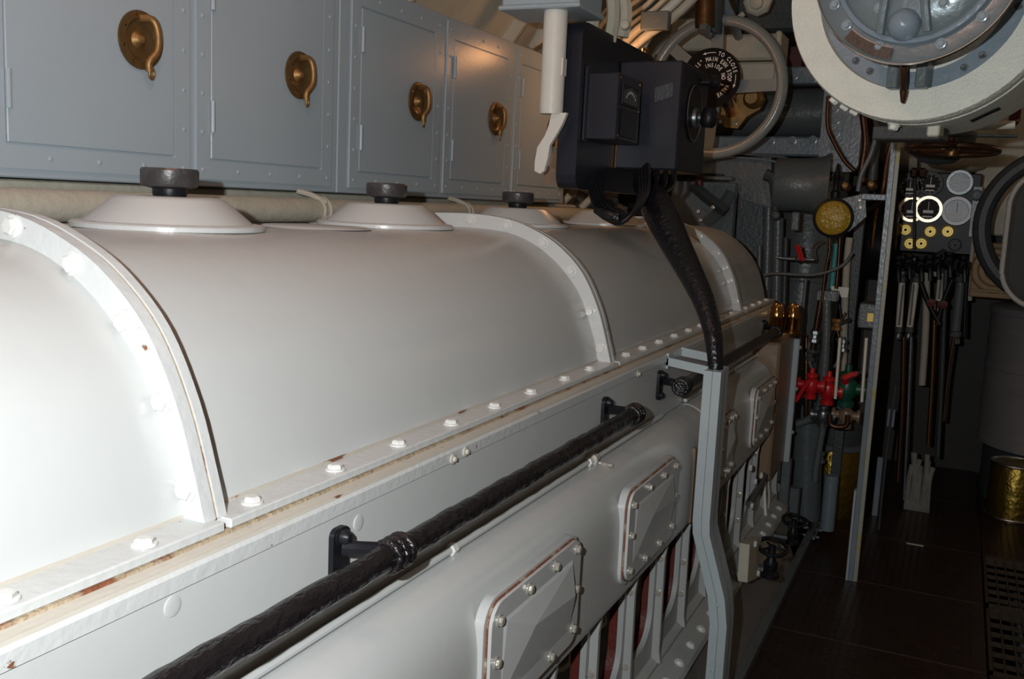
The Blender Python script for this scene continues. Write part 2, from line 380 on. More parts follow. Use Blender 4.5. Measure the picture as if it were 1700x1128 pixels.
led = [ -.114+.0, .063, .24, .415, .59, .763, .942, 1.123, 1.295, 1.472, 1.647, 1.82, 2.01, 2.173, 2.45, 2.60, 2.76, 2.93, 3.10, 3.26, 3.42, 3.582, 3.74, 4.014, 4.175, 4.324, 4.48]
covs = [o for o in eng.children]
for k, y in enumerate(led):
    par = [c for c, (a, b) in zip([o for o in C.objects if o.name.startswith('barrel_cover')], bays) if a <= y <= b][0]
    put('bolt', BOLT, (-.785, y, 1.2255), (random.uniform(-.03, .03), 0, 1), par)
# end closure of the last barrel
obj('end_plate', MB().prism(SHELL, 'y', 4.60, 4.612), 'flange', eng)
# arch joints: two bolted flanges with a rusty joint between
INB = inset(BODY, 0.0)
archs = [(.872, [(-1.096,1.560),(-.990,1.520),(-.905,1.455),(-.846,1.365),(-.809,1.262)]), (2.330, [(-1.195,1.565),(-1.088,1.558),(-.982,1.517),(-.900,1.450),(-.843,1.350),(-.807,1.258)]),
         (3.930, [(-1.195,1.565),(-1.088,1.558),(-.975,1.513),(-.900,1.448),(-.861,1.392),(-.838,1.340),(-.807,1.258)])]
for i, (y, bl) in enumerate(archs):
    fa = obj('arch_flange', MB().strip(BODY, OUT, y-.020, y-.001), 'flange', eng, ang=50)
    obj('joint_gasket', MB().strip(inset(BODY, .002), inset(OUT, .0025), y-.001, y+.004), 'seam', fa, ang=50)
    fb = obj('arch_flange', MB().strip(BODY, OUT, y+.004, y+.018), 'flange', eng, ang=50)
    for (x, z) in bl:
        put('bolt', BOLTBIG if i == 0 else BOLT, (x, y-.020, z), (0, -1, 0), fa)
        put('nut', BOLT, (x, y+.018, z), (0, 1, 0), fb)
# rusty joint, lower flange, side panel
obj('joint_gasket', MB().box((-.86, -.3, 1.2085), (-.7615, 4.6, 1.2128)), 'seam', eng)
obj('foot_bead', MB().tube([(-.8155, -.3, 1.2265), (-.8155, 1.5, 1.2265), (-.8155, 4.6, 1.2265)], .0035, 6, 1), 'grime', eng)
obj('lower_flange', MB().prism([(-.90,1.18),(-.743,1.18),(-.7425,1.202),(-.7455,1.2068),(-.752,1.2075),(-.756,1.2095),(-.90,1.2095)], 'y', -.3, 4.6), 'grime', eng)
ed = MB().prism([(-.7425,1.1808),(-.7395,1.1808),(-.7390,1.1990),(-.7425,1.2035)], 'y', -.3, 4.6)
obj('flange_lip', ed, 'flange', eng)
obj('side_panel', MB().prism([(-.90,1.02),(-.742,1.02),(-.742,1.1788),(-.744,1.1798),(-.90,1.1795)], 'y', -.3, 4.58), 'engine', eng)
for (y, z) in ((.76, 1.165), (1.12, 1.155), (1.03, 1.06)):
    put('flush_bolt', MB().lathe([(.012, 0), (.012, .0012), (.009, .0018), (.003, .0018)], seg=16).mesh('flush_bolt', 'engine'), (-.742, y, z), (1, 0, 0), eng)
for (y, z) in ((1.44, 1.19), (1.395, 1.187), (2.42, 1.185)):
    put('plug', MB().lathe([(.009, 0), (.009, .003), (.005, .004), (.004, .008), (0, .008)], seg=12).mesh('plug', 'grime'), (-.7395, y, z), (1, 0, 0), eng)
obj('dark_seam', MB().box((-.75, -.3, 1.1785), (-.7421, 4.58, 1.1812)), 'darkgrey', eng)
# thin oil pipe along the casing joint
obj('oil_pipe', MB().tube([(-.733, -.3, 1.030), (-.733, 1.0, 1.030), (-.733, 2.66, 1.030)], .0065, 10, 1), 'engine', eng)
obj('oil_pipe', MB().tube([(-.733, 2.92, 1.030), (-.733, 4.0, 1.030), (-.72, 4.15, 1.02)], .0065, 10, 1), 'engine', eng)
for y in (1.385, 2.05, 3.6):
    f = obj('pipe_fitting', MB().lathe([(.0065,0),(.011,.002),(.011,.016),(.0065,.018)], (-.733, y, 1.030), (0, 1, 0), 6), 'bolt', eng)
f = obj('pipe_fitting', MB().lathe([(.007,0),(.016,.003),(.016,.012),(.009,.016),(.013,.020),(.013,.030),(.007,.034)], (-.733, 2.07, 1.031), (0, 1, 0), 10), 'grime', eng)
obj('nipple', MB().lathe([(.004,0),(.004,.008),(.007,.010),(.004,.016),(.007,.018),(.004,.024),(.006,.026),(.003,.036),(0,.037)], (-.722, 2.092, 1.022), (1, .1, -.08), 10), 'brownbolt', f)
# rounded side casings
HOOD = resample([(-.745,1.018),(-.725,1.022),(-.70,1.016),(-.672,.998),(-.650,.965),(-.639,.92),(-.636,.86),(-.636,.76),(-.637,.722)], 4) + [(-.642,.712),(-.655,.708),(-.745,.708)]
def casing(y0, y1):
    cx, cz = -.745, .86; st = []
    for y, k in ((y0, .975), (y0+.002, .99), (y0+.006, .998), (y0+.012, 1), (y1-.012, 1), (y1-.006, .998), (y1-.002, .99), (y1, .975)):
        st.append([(cx + (x-cx)*k, y, cz + (z-cz)*(1-(1-k)*.35)) for x, z in HOOD])
    n = len(HOOD); vs = [p for r in st for p in r]; fs = []
    for i in range(len(st)-1):
        for j in range(n): fs.append((i*n+j, (i+1)*n+j, (i+1)*n+(j+1) % n, i*n+(j+1) % n))
    fs += [list(range(n)), [(len(st)-1)*n + j for j in range(n)][::-1]]
    return MB().add(vs, fs)
obj('side_casing', casing(-.2, 2.90), 'engine', eng, ang=50); obj('side_casing', casing(2.91, 3.985), 'engine', eng, ang=50)
obj('casing_joint', MB().cbox((-.70, 2.685, .715), (-.633, 2.715, .94), .003), 'tan', eng)
# inspection covers on raised bosses
def inspection(y0, y1, z0=.762, z1=.975):
    e = .012; X = -.628
    bo = obj('cover_boss', MB().prism(rrect(y0-.012, z0-.010, y1+.008, z1+.008, .045, 6), 'x', -.645, X), 'engine', eng)
    ck = obj('inspection_cover', MB().prism(rrect(y0, z0, y1, z1, .038, 6), 'x', X+.003, X+.009), 'engine', eng)
    obj('gasket', MB().prism(rrect(y0-.003, z0-.003, y1+.003, z1+.003, .04, 6), 'x', X, X+.003), 'rust', ck)
    X2 = X+.009; a, b, c, d = y0+.045, y1-.045, z0+.035, z1-.035
    # raised facets: plateau upper-left, long slope down and to the right
    p = [(X2, a, c), (X2, b, c), (X2, b, d), (X2, a, d), (X2+.015, a+.105, c+.095), (X2+.012, b-.006, c+.075), (X2+.003, b-.006, d-.006), (X2+.003, a+.008, d-.006)]
    obj('raised_panel', MB().add(p, [(0,1,5,4),(1,2,6,5),(2,3,7,6),(3,0,4,7),(4,5,6,7),(3,2,1,0)]), 'engine', ck, ang=8)
    yy = [y0+.022, y0+(y1-y0)*.36, y0+(y1-y0)*.66, y1-.022]
    pts = [(y, z1-.018) for y in yy[1:3]] + [(y, z0+.018) for y in yy[1:3]] + [(yy[0]+.004, z0+.026), (yy[0], (z0+z1)/2+.005), (yy[0]+.004, z1-.030), (yy[3]-.004, z0+.03), (yy[3], (z0+z1)/2+.005), (yy[3]-.004, z1-.02)]
    for (y, z) in pts: put('bolt', NUT, (X+.009, y, z), (1, 0, 0), ck)
for (a, b) in ((.62, 1.02), (1.325, 1.725), (2.035, 2.44), (2.955, 3.165), (3.525, 3.91)): inspection(a, b)
# crankcase frame with rounded openings below the casing
ups = [1.18+.268*k for k in range(0, 13)]
holes = []
for a, b in zip(ups[:-1], ups[1:]):
    holes.append(rrect(a+.028, .43, b-.028, .74, .085, 7))
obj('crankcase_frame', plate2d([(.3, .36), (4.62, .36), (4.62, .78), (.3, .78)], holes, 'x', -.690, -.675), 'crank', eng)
rl = MB()
for a, b in zip(ups[:-1], ups[1:]):
    A = rrect(a+.028, .43, b-.028, .74, .085, 7); B = rrect(a+.020, .422, b-.020, .748, .09, 7); n = len(A)
    rl.add([(-.691, u, v) for u, v in A] + [(-.712, u, v) for u, v in A], [(i, (i+1) % n, n+(i+1) % n, n+i) for i in range(n)])
obj('opening_lining', rl, 'redlead', eng)
for k, y in enumerate(ups):
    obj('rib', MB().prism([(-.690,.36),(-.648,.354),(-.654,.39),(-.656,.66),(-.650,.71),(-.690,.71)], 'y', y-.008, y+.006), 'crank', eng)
    if 1 < k < 12:
        for z in (.66, .56, .46):
            if (k + int(z*100)) % 3: put('bolt', NUT, (-.668, y-.008, z), (0, -1, 0), eng)
obj('inner_wall', MB().box((-1.0, .2, .2), (-.98, 4.6, 1.0)), 'bilge', eng)
obj('lower_casting', MB().prism([(-1.0,-.1),(-.62,-.1),(-.62,.10),(-.66,.33),(-.70,.36),(-1.0,.36)], 'y', .2, 4.62), 'engine', eng)
for k, y in enumerate(ups[2:-1]):
    for z in (.52, .62):
        obj('inner_pipe', MB().tube([(-.94, y-.02, z+.02), (-.82, y+.05, z-.02), (-.78, y+.14, z-.03), (-.84, y+.22, z), (-.95, y+.26, z+.04)], .007, 8), 'pipe', eng)
    obj('inner_housing', MB().lathe([(.0,0),(.045,.0),(.05,.02),(.05,.10),(.03,.13),(0,.13)], (-.97, y+.13, .50), (1, 0, .1), 14), 'darkgrey' if k % 2 else 'tan', eng)
obj('inner_valve', MB().lathe([(.0,0),(.018,.0),(.012,.02),(.02,.04),(0,.045)], (-.80, 2.04, .585), (1, 0, 0), 8), 'teal', eng)
# foundation rail with bolts, sloping foot plate down to the deck
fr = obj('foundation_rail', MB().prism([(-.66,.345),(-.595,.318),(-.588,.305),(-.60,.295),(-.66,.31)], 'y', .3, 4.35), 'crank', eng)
for k in range(30):
    y = .55 + k*.128; put('bolt', BOLTBIG, (-.615, y, .327), (.38, 0, .92), fr)
obj('foundation_strip', MB().prism([(-.685,.375),(-.655,.355),(-.655,.345),(-.685,.345)], 'y', .3, 4.4), 'crank', eng)
fd = MB().prism([(-.66,.31),(-.60,.295),(-.59,.14),(-.556,.05),(-.556,-.3),(-.70,-.3)], 'y', -.3, 4.45)
obj('foundation_girder', fd, 'foundation', eng)
obj('foundation_foot', MB().prism([(-.556,-.3),(-.530,-.3),(-.530,.030),(-.556,.055)], 'y', -.3, 5.25), 'grey', eng)

# top vent domes
for i, (x, y) in enumerate(((-1.285, 1.315), (-1.285, 2.03), (-1.285, 2.80), (-1.285, 3.63))):
    z = 1.5435
    d = obj('vent_dome', MB().lathe([(.150,.008),(.141,.016),(.098,.052),(.090,.0565),(.080,.058),(0,.058)], (x, y, z), (0,0,1), 48), 'engine', eng, ang=50)
    obj('dome_rim', MB().lathe([(.160,0),(.166,.002),(.166,.009),(.162,.012),(.150,.013)], (x, y, z), (0,0,1), 56), 'flange', d)
    obj('knob_stem', MB().lathe([(.028,0),(.030,.006),(.030,.016)], (x, y, z+.057), (0,0,1), 20), 'black', d)
    obj('knob', MB().lathe([(.030,.0),(.047,.004),(.050,.010),(.050,.032),(.047,.036),(.036,.036),(.034,.030),(0,.030)], (x, y, z+.071), (0,0,1), 28), 'knob', d)
obj('dome_shim', MB().lathe([(.10,0),(.118,.001),(.11,.005),(0,.006)], (-1.25, 1.70, 1.545), (0,0,1), 28), 'engine', eng)

# end housing (tan) with two brass caps
eh = obj('end_housing', MB().cbox((-.86, 4.05, .50), (-.635, 4.42, 1.09), .01), 'tan', eng)
obj('edge_strip', MB().cbox((-.640, 4.42, .50), (-.612, 4.45, 1.07), .004), 'post', eh)
obj('top_flange', MB().lathe([(.075,0),(.078,.004),(.078,.014),(.06,.018)], (-.68, 4.40, 1.088), (0,0,1), 24), 'brassdark', eh)
for dx, dy in ((-.033, -.02), (.032, .012)):
    obj('brass_cap', MB().lathe([(.030,0),(.033,.006),(.030,.05),(.033,.055),(.033,.065),(.029,.105),(.018,.122),(0,.125)], (-.68+dx, 4.40+dy, 1.105), (0,0,1), 20), 'brassbright', eh)
for z in (.64, .84, 1.03): put('bolt', NUT, (-.612, 4.437, z), (1, 0, 0), eh)

# ================================================================== HAND RAIL
def rail(y0, y1, marks, label):
    t = thing('handrail', label, 'handrail', (-.745, (y0+y1)/2, 1.12))
    n = int((y1-y0)/.02)
    obj('bar', MB().tube([(-.680, y0 + (y1-y0)*k/n, 1.122 + .0008*math.sin(k*.7)) for k in range(n+1)], .0195, 16, 1, [.0188 + .0012*math.sin(k*1.9)*random.random() for k in range(n+1)]), 'bar', t, ang=60)
    for ym, d in marks:
        b = obj('bracket', MB().prism(rrect(ym-.016, 1.080, ym+.022, 1.165, .012, 4), 'x', -.742, -.734), 'black', t)
        obj('arm', MB().tube([(-.734, ym+.003, 1.135), (-.712, ym+.02, 1.133), (-.680, ym+d, 1.124)], .010, 10, 4, [.012, .011, .013]), 'black', b)
        put('bolt', domehead(.011, .016).mesh('bolt', 'black'), (-.734, ym+.003, 1.152), (1, 0, 0), b)
        put('bolt', domehead(.010, .012).mesh('bolt', 'black'), (-.734, ym+.003, 1.093), (1, 0, 0), b)
        cm = MB()
        for q in (-.018, 0, .018): cm.torus((-.680, ym+d+q, 1.122), (0, 1, 0), .0205, .006, 20, 8)
        obj('collar', cm, 'bar', b, ang=60)
    return t
rail(-.2, 2.235, ((1.065, .055), (2.165, .045)), 'long black wrapped handrail on two brackets along the near engine side')
rail(2.64, 4.21, ((2.63, .03), (4.20, -.02)), 'shorter black handrail behind the grey post at far engine end')

# ================================================================== LOCKERS
def locker(y0, y1, doors, label, top=2.25):
    t = thing('wall_locker', label, 'locker', (-1.85, (y0+y1)/2, 1.622)); X = -1.703
    obj('body', MB().cbox((-2.02, y0, 1.622), (X, y1, top), .003), 'cabinet', t)
    for (a, b, ly) in doors:
        oa, ob = a-.050, b+.052
        fr = obj('door_frame', plate2d([(oa, 1.640), (ob, 1.640), (ob, 2.235), (oa, 2.235)], [[(a-.004, 1.686), (b+.004, 1.686), (b+.004, 2.179), (a-.004, 2.179)]], 'x', X, X+.005), 'cabinet', t)
        rv = MB(); k = 0
        def R(y, z): rv.lathe([(.0058, 0), (.0052, .0016), (.003, .003), (0, .0034)], (X+.005, y, z), (1,0,0), 8)
        for z in (1.663, 2.208):
            for j in range(5): R(oa + .022 + (ob-oa-.044)*j/4, z)
        for y in (oa+.020, ob-.020):
            for j in range(1, 6): R(y, 1.663 + .545*j/6)
        obj('rivets', rv, 'cabtrim', fr, 'stuff')
        d = obj('door', MB().cbox((X-.001, a, 1.690), (X+.0055, b, 2.175), .002), 'cabinet', t)
        for z in (1.755, 2.045):
            obj('hinge', MB().box((X+.0055, a-.002, z), (X+.0075, a+.012, z+.075)).cyl((X+.0095, a+.001, z), (X+.0095, a+.001, z+.075), .0055, seg=10), 'cabtrim', d)
        c = Vector((X+.0055, ly, 1.937))
        obj('latch_ring', MB().lathe([(.062,0),(.064,.002),(.063,.006),(.047,.008),(.041,.003),(.036,.0012),(0,.0012)], c, (1,0,0), 36), 'latch', d)
        sc_ = MB()
        for q in range(8):
            t_ = q*PI/4 + .3; sc_.lathe([(.005,.005),(.004,.008),(0,.0085)], c + Vector((0, .054*math.cos(t_), .054*math.sin(t_))), (1,0,0), 8)
        obj('latch_screws', sc_, 'brassbright', d, 'stuff')
        obj('latch_pin', MB().lathe([(.020,0),(.018,.004),(.010,.010),(.008,.016),(0,.019)], c + Vector((0, -.006, 0)), (1,0,0), 18), 'brass', d)
        hp = MB().tube([c+Vector((.008,-.010,.045)), c+Vector((.020,.018,.046)), c+Vector((.026,.028,.020)), c+Vector((.026,.026,-.020)), c+Vector((.020,.008,-.046)), c+Vector((.018,.010,-.066))], .0085, 8, 4)
        hp.torus(c + Vector((.014, .020, -.070)), (1, .4, 0), .012, .003, 18, 6)
        obj('latch_handle', hp, 'brass', d, ang=60)
    return t
locker(.66, 2.409, ((.74, 1.18, 1.09), (1.314, 1.752, 1.649), (1.876, 2.326, 2.219)), 'blue-grey steel wall locker nearer the camera, with riveted door frames and brass latches')
locker(2.413, 4.214, ((2.520, 2.965, 2.859), (3.103, 3.545, 3.452), (3.685, 4.12, 4.03)), 'blue-grey steel wall locker farther down the row, with a warm lamp glint on its door')

for a, b, m_, lab in (((-1.922,4.500,1.597), (-1.777,4.500,1.523), 'grey', 'grey strut leaning behind the third vent dome'), ((-1.805,4.550,1.663), (-1.930,4.550,1.534), 'cream', 'cream strut crossing the grey one behind the third vent dome'),
                      ((-1.621,4.600,1.746), (-1.756,4.600,1.606), 'cream', 'cream strut behind the looped cables under the control box'), ((-1.800,4.700,1.698), (-1.550,4.700,1.601), 'grey', 'grey strut behind the looped cables under the control box')):
    solo('strut', MB().cyl(a, b, .018, seg=10), m_, lab, 'strut')
# cream pipe behind the domes, with clamps
cp = thing('lagged_pipe', 'cream lagged pipe running under the wall lockers behind the dome caps', 'pipe', (-1.66, 2.4, 1.57))
obj('pipe', MB().tube([(-1.655, .3, 1.570), (-1.655, 1.4, 1.570), (-1.655, 2.8, 1.570), (-1.655, 4.5, 1.570)], .033, 24, 1), 'pipe', cp)
for y in (2.245, 3.12, 1.0):
    c_ = MB()
    for q in (0, .028): c_.torus((-1.655, y+q, 1.570), (0,1,0), .035, .0055, 24, 8)
    obj('clamp', c_, 'pipe', cp)
    obj('hanger', MB().tube([(-1.625, y+.012, 1.592), (-1.66, y-.01, 1.612), (-1.69, y-.04, 1.622)], .008, 8), 'pipe', cp)
    obj('clamp_foot', MB().tube([(-1.622, y+.005, 1.552), (-1.612, y-.02, 1.537), (-1.60, y-.05, 1.531)], .009, 8), 'pipe', cp)
solo('thin_wall_pipe', MB().tube([(-1.71, .3, 1.525), (-1.71, 4.5, 1.525)], .008, 8, 1), 'cream', 'thin cream pipe running low behind the engine barrel covers', 'pipe')
solo('thin_wall_pipe', MB().tube([(-1.76, .3, 1.607), (-1.76, 4.5, 1.607)], .012, 8, 1), 'cream', 'thin cream pipe tucked tight under the wall lockers', 'pipe')

# ================================================================== WHITE HANGING TUBE with grey box
wt = thing('support_tube', 'white painted tube hanging from a grey junction box, its lower end flattened and bent', 'tube', (-1.15, 2.75, 1.71))
obj('tube', MB().cyl((-1.165, 2.75, 1.90), (-1.165, 2.75, 2.20), .036, seg=28).cyl((-1.165, 2.75, 1.887), (-1.165, 2.75, 1.90), .034, .036, 28), 'white', wt)
fl_ = [(-1.160,2.750,1.890), (-1.111,2.750,1.891), (-1.123,2.750,1.859), (-1.139,2.750,1.830), (-1.161,2.750,1.794), (-1.165,2.750,1.757), (-1.175,2.750,1.717), (-1.188,2.750,1.708), (-1.207,2.750,1.716), (-1.208,2.750,1.742), (-1.202,2.750,1.786), (-1.178,2.750,1.824), (-1.168,2.750,1.851)]
obj('flattened_end', MB().prism([(p[0], p[2]) for p in fl_], 'y', 2.742, 2.758), 'white', wt)
obj('tube_collar', MB().box((-1.135, 2.735, 2.00), (-1.128, 2.765, 2.05)), 'white', wt)
jb = thing('junction_box', 'blue-grey junction box at the overhead, topping the white tube', 'box', (-1.2, 2.78, 2.19))
obj('body', MB().cbox((-1.325, 2.70, 2.195), (-1.075, 2.90, 2.34), .008), 'cabinet', jb)
obj('lip', MB().cbox((-1.332, 2.692, 2.187), (-1.068, 2.908, 2.200), .004), 'cabtrim', jb)
for x in (-1.31, -1.09): put('screw', NUT, (x, 2.70, 2.25), (0, -1, 0), jb)
# tan card under the tube
solo('fibre_flap', MB().prism([(-1.244,2.900,1.745)[::2], (-1.173,2.900,1.713)[::2], (-1.171,2.900,1.679)[::2], (-1.243,2.900,1.682)[::2]], 'y', 2.9, 2.904), 'tan', 'small tan fibre flap hanging behind the bent white tube', 'flap')
cs = thing('pipe_hanger', 'cream twisted hanger straps bolted together above the black control box', 'hanger', (-1.15, 3.0, 2.2))
for i, (p, q) in enumerate((((-1.146,3.000,2.307), (-1.148,3.000,2.173)), ((-1.122,3.100,2.326), (-1.117,3.100,2.155)), ((-1.096,3.150,2.317), (-1.091,3.150,2.178)))):
    obj('strap', MB().tube([p, ((p[0]+q[0])/2+.01, (p[1]+q[1])/2, (p[2]+q[2])/2), q], .022, 6, 3), 'cream', cs)
for p in ((-1.123,2.960,2.233), (-1.068,3.100,2.207)): obj('bolt_head', MB().lathe([(.017,0),(.017,.010),(.012,.016),(0,.018)], p, (.2,-1,0), 10), 'cream', cs)
solo('wall_valve', MB().tube([(-1.633,3.900,2.417), (-1.699,3.900,2.350), (-1.738,3.900,2.306), (-1.765,3.900,2.282)], .03, 12, 3, [.035, .035, .022, .012]), 'cream', 'cream pipe stub with a nut reaching down behind the white tube', 'pipe')

# ================================================================== BLACK CONTROL BOX
cb = thing('control_box', 'black electrical control box with meter, rotary switch and cables below, beside white tube', 'control box', (-1.1, 3.2, 1.67))
obj('back_plate', MB().prism(rrect(2.812, 1.668, 3.56, 2.172, .045, 6), 'x', -1.165, -1.10), 'blackbox', cb)
obj('panel_border', MB().cbox((-1.10, 2.845, 1.815), (-1.088, 2.875, 2.045), .003), 'blackbox', cb)
mb_ = obj('meter_box', MB().cbox((-1.10, 2.862, 1.822), (-.992, 3.08, 2.025), .004), 'blackbox', cb)
obj('meter_window', MB().cbox((-.992, 2.885, 1.930), (-.987, 3.045, 1.995), .002), 'dial', mb_)
obj('meter_scale', MB().prism([(2.895,1.938),(3.035,1.938),(3.035,1.975),(2.965,1.99),(2.895,1.975)], 'x', -.9868, -.9862), 'darkgrey', mb_)
tk = MB()
for q in range(7):
    a = math.radians(40+100*q/6); tk.box((-.9862, 2.965-.055*math.cos(a)-.0015, 1.925+.045*math.sin(a)), (-.9856, 2.965-.055*math.cos(a)+.0015, 1.933+.045*math.sin(a)))
obj('scale_marks', tk, 'letter', mb_, 'stuff')
obj('meter_cover', MB().cbox((-.992, 2.885, 1.835), (-.988, 3.045, 1.920), .002), 'black', mb_)
for (y, z) in ((2.875, 2.01), (3.065, 2.01), (2.875, 1.835), (3.065, 1.925)): put('screw', MB().lathe([(.006,0),(.005,.003),(0,.004)], seg=8).mesh('screw', 'brassdark'), (-.992, y, z), (1,0,0), mb_)
sb = obj('switch_box', MB().cbox((-1.10, 3.17, 1.748), (-.884, 3.53, 2.103), .005), 'blackbox', cb)
obj('brass_hinge_strip', MB().box((-1.098, 3.166, 1.75), (-1.093, 3.17, 1.83)), 'brassdark', sb)
obj('name_plate', MB().prism([(-0.974,3.170,2.015)[::2], (-0.914,3.170,2.032)[::2], (-0.910,3.170,1.988)[::2], (-0.971,3.170,1.968)[::2]], 'y', 3.1685, 3.17), 'darkgrey', sb)
obj('switch_dial', MB().lathe([(.095,0),(.098,.003),(.095,.006),(.09,.006),(0,.006)], (-.884, 3.34, 1.950), (1,0,0), 36), 'black', sb)
obj('dial_edge', MB().torus((-.878, 3.34, 1.950), (1,0,0), .094, .0018, 48, 6), 'steel', sb)
obj('switch_shaft', MB().lathe([(.035,0),(.033,.012),(.014,.016),(.012,.045),(0,.046)], (-.878, 3.34, 1.935), (1,0,0), 18), 'steeldark', sb)
obj('switch_knob', MB().lathe([(.0,-.034),(.018,-.033),(.027,-.022),(.030,0),(.027,.022),(.018,.033),(0,.034)], (-.828, 3.34, 1.935), (.1,0,1), 20), 'black', sb)
obj('upper_knob', MB().lathe([(.012,0),(.012,.03),(.022,.034),(.026,.050),(.020,.062),(0,.065)], (-.884, 3.43, 2.065), (1,0,0), 18), 'black', sb)
# cables out of the box
for k in range(6):
    x0, y0 = -1.045+.024*k, 3.235+.02*(k % 3)
    solo('control_cable', MB().tube([(x0, y0+.02, 1.75), (x0+.004, y0, 1.70), (-1.00+.012*k, 3.17-.01*(k % 2), 1.65), (-.965+.006*k, 3.13, 1.60)], .009, 10, 4), 'rubber',
         'thin black cable from the control box into the taped bundle, %s from the left' % ('first','second','third','fourth','fifth','sixth')[k], 'cable', 'cables under the control box')
for k in range(4):
    o_ = .010*k
    solo('loop_cable', MB().tube([(-1.123,3.000,1.700), (-1.080,2.950,1.626), (-1.025,2.900,1.594), (-0.968,2.880,1.582), (-0.934,2.900,1.619), (-0.934,2.950,1.676), (-0.974,3.050,1.745)], .008, 8, 5), 'rubber',
         'black cable looped beneath the control box, %s of the four' % ('lowest','second lowest','second highest','highest')[k], 'cable', 'looped cables under the control box').location += Vector((o_*.6, o_, o_*.9-.012))
solo('cable_knot', MB().tube([(-1.042,2.860,1.608), (-0.997,2.850,1.591), (-0.962,2.850,1.586)], .019, 10, 4, [.014, .02, .015]), 'tape', 'black taped joint at the bottom of the looped cables', 'tape')
solo('taped_cable_bundle', MB().tube([(-0.937,3.120,1.667), (-0.904,3.060,1.622), (-0.857,3.000,1.572), (-0.791,2.930,1.496), (-0.719,2.850,1.418), (-0.663,2.790,1.349), (-0.624,2.740,1.278), (-0.602,2.710,1.197), (-0.596,2.700,1.129)], .03, 18, 6,
     [.038, .055, .053, .045, .037, .032, .027, .022, .020]), 'tape', 'thick black taped cable bundle curving from control box down into the grey post', 'cable', ang=60)

# ================================================================== GREY POST
ps = thing('cable_post', 'grey steel post standing beside the engine casing, jogged outward below the casing', 'post', (-.50, 2.68, 0))
PX = [(1.175, -.620), (.74, -.620), (.70, -.617), (.60, -.585), (.52, -.560), (.44, -.548), (-.0, -.548)]
def postbar(x_off, wdt, y0, y1):
    L_ = [(x+x_off, z) for z, x in PX]; R_ = [(x+x_off+wdt, z) for z, x in PX]
    return MB().strip(L_, R_, y0, y1)
obj('angle_bar', postbar(0, .0245, 2.655, 2.70), 'post', ps); obj('angle_bar', postbar(.0255, .0235, 2.656, 2.705), 'post', ps)
obj('back_web', postbar(.005, .040, 2.705, 2.775), 'post', ps)
for z in (.50, .30): put('rivet', domehead(.004, .003).mesh('rivet', 'post'), (-.530, 2.655, z), (0,-1,0), ps)
obj('bracket_arm', MB().prism([(-.742,1.170),(-.742,1.190),(-.735,1.193),(-.618,1.180),(-.618,1.155)], 'y', 2.700, 2.706), 'post', ps)
obj('bracket_arm', MB().prism([(-.742,1.178),(-.742,1.204),(-.618,1.190),(-.618,1.165)], 'y', 2.86, 2.866), 'post', ps)
obj('bracket_plate', MB().box((-.742, 2.700, 1.16), (-.736, 2.74, 1.205)), 'post', ps)
obj('foot_plate', MB().cbox((-.56, 2.63, .0), (-.49, 2.76, .01), .003), 'post', ps)

# ================================================================== HANDWHEEL and its plate
hwc = Vector((-1.118, 4.6, 2.193))
hw = thing('large_handwheel', 'large grey valve handwheel behind the control box, carrying a black lettered disc', 'handwheel', hwc)
obj('rim', MB().torus(hwc, (0,1,0), .305, .027, 72, 14), 'wheel', hw, ang=60)
for a in (2, 92, 140, 205, 266):
    t_ = math.radians(a); d = Vector((math.cos(t_), 0, math.sin(t_))); n_ = Vector((-math.sin(t_), 0, math.cos(t_)))
    wv = [hwc + d*.05 + n_*.030, hwc + d*.05 - n_*.030, hwc + d*.295 - n_*.027, hwc + d*.295 + n_*.027]
    b_ = MB().add([v + Vector((0,-.008,0)) for v in wv] + [v + Vector((0,.010,0)) for v in wv], [(0,1,2,3),(7,6,5,4),(0,4,5,1),(1,5,6,2),(2,6,7,3),(3,7,4,0)])
    obj('spoke', b_, 'wheel', hw)
obj('hub', MB().lathe([(.075,-.04),(.075,.0),(.06,.03),(.04,.05),(0,.05)], hwc, (0,-1,0), 28), 'wheel', hw)
dc = hwc + Vector((-.012, -.055, .035))
ds = obj('sign_disc', MB().lathe([(.135,0),(.137,.002),(.137,.004),(0,.004)], dc, (0,-1,0), 48), 'plate', hw)
lt = MB()
def arc_text(s, R, a_mid, size, step):
    n = len(s); a = a_mid + step*(n-1)/2
    for ch in s:
        if ch != ' ':
            vs, fs = letters(ch, size)
            t_ = math.radians(a); rot = math.radians(a-90); out = []
            for v in vs:
                vx = v.x*.70; u, w_ = vx*math.cos(rot) - v.y*math.sin(rot), vx*math.sin(rot) + v.y*math.cos(rot)
                out.append(dc + Vector((R*math.cos(t_)+u, -.0046+(-v.z), R*math.sin(t_)+w_)))
            lt.add(out, fs)
        a -= step
arc_text('15" MAIN EXH STOP VALVE', .078, 40, .027, 9.3)
arc_text('TO CLOSE', .106, 44, .026, 8.3)
arc_text('INSIDE NO 2', .050, 44, .026, 14.5)
for a0, a1 in ((82, 104), (-14, 8)):
    A = [(.114*math.cos(math.radians(a0+(a1-a0)*k/8)), .114*math.sin(math.radians(a0+(a1-a0)*k/8))) for k in range(9)]
    lt.strip([(dc.x+u, dc.z+v) for u, v in A], [(dc.x+u*1.022, dc.z+v*1.022) for u, v in A], dc.y-.0052, dc.y-.004)
    a_ = math.radians(a1+4 if a0 > 50 else a0-4); e = Vector((math.cos(a_), 0, math.sin(a_)))*.1155; tn = Vector((-math.sin(a_), 0, math.cos(a_)))*(1 if a0 > 50 else -1)
    lt.add([dc+e+tn*.010+Vector((0,-.005,0)), dc+e*1.05-tn*.006+Vector((0,-.005,0)), dc+e*.95-tn*.006+Vector((0,-.005,0))], [(0,1,2)])
obj('lettering', lt, 'letter', ds)
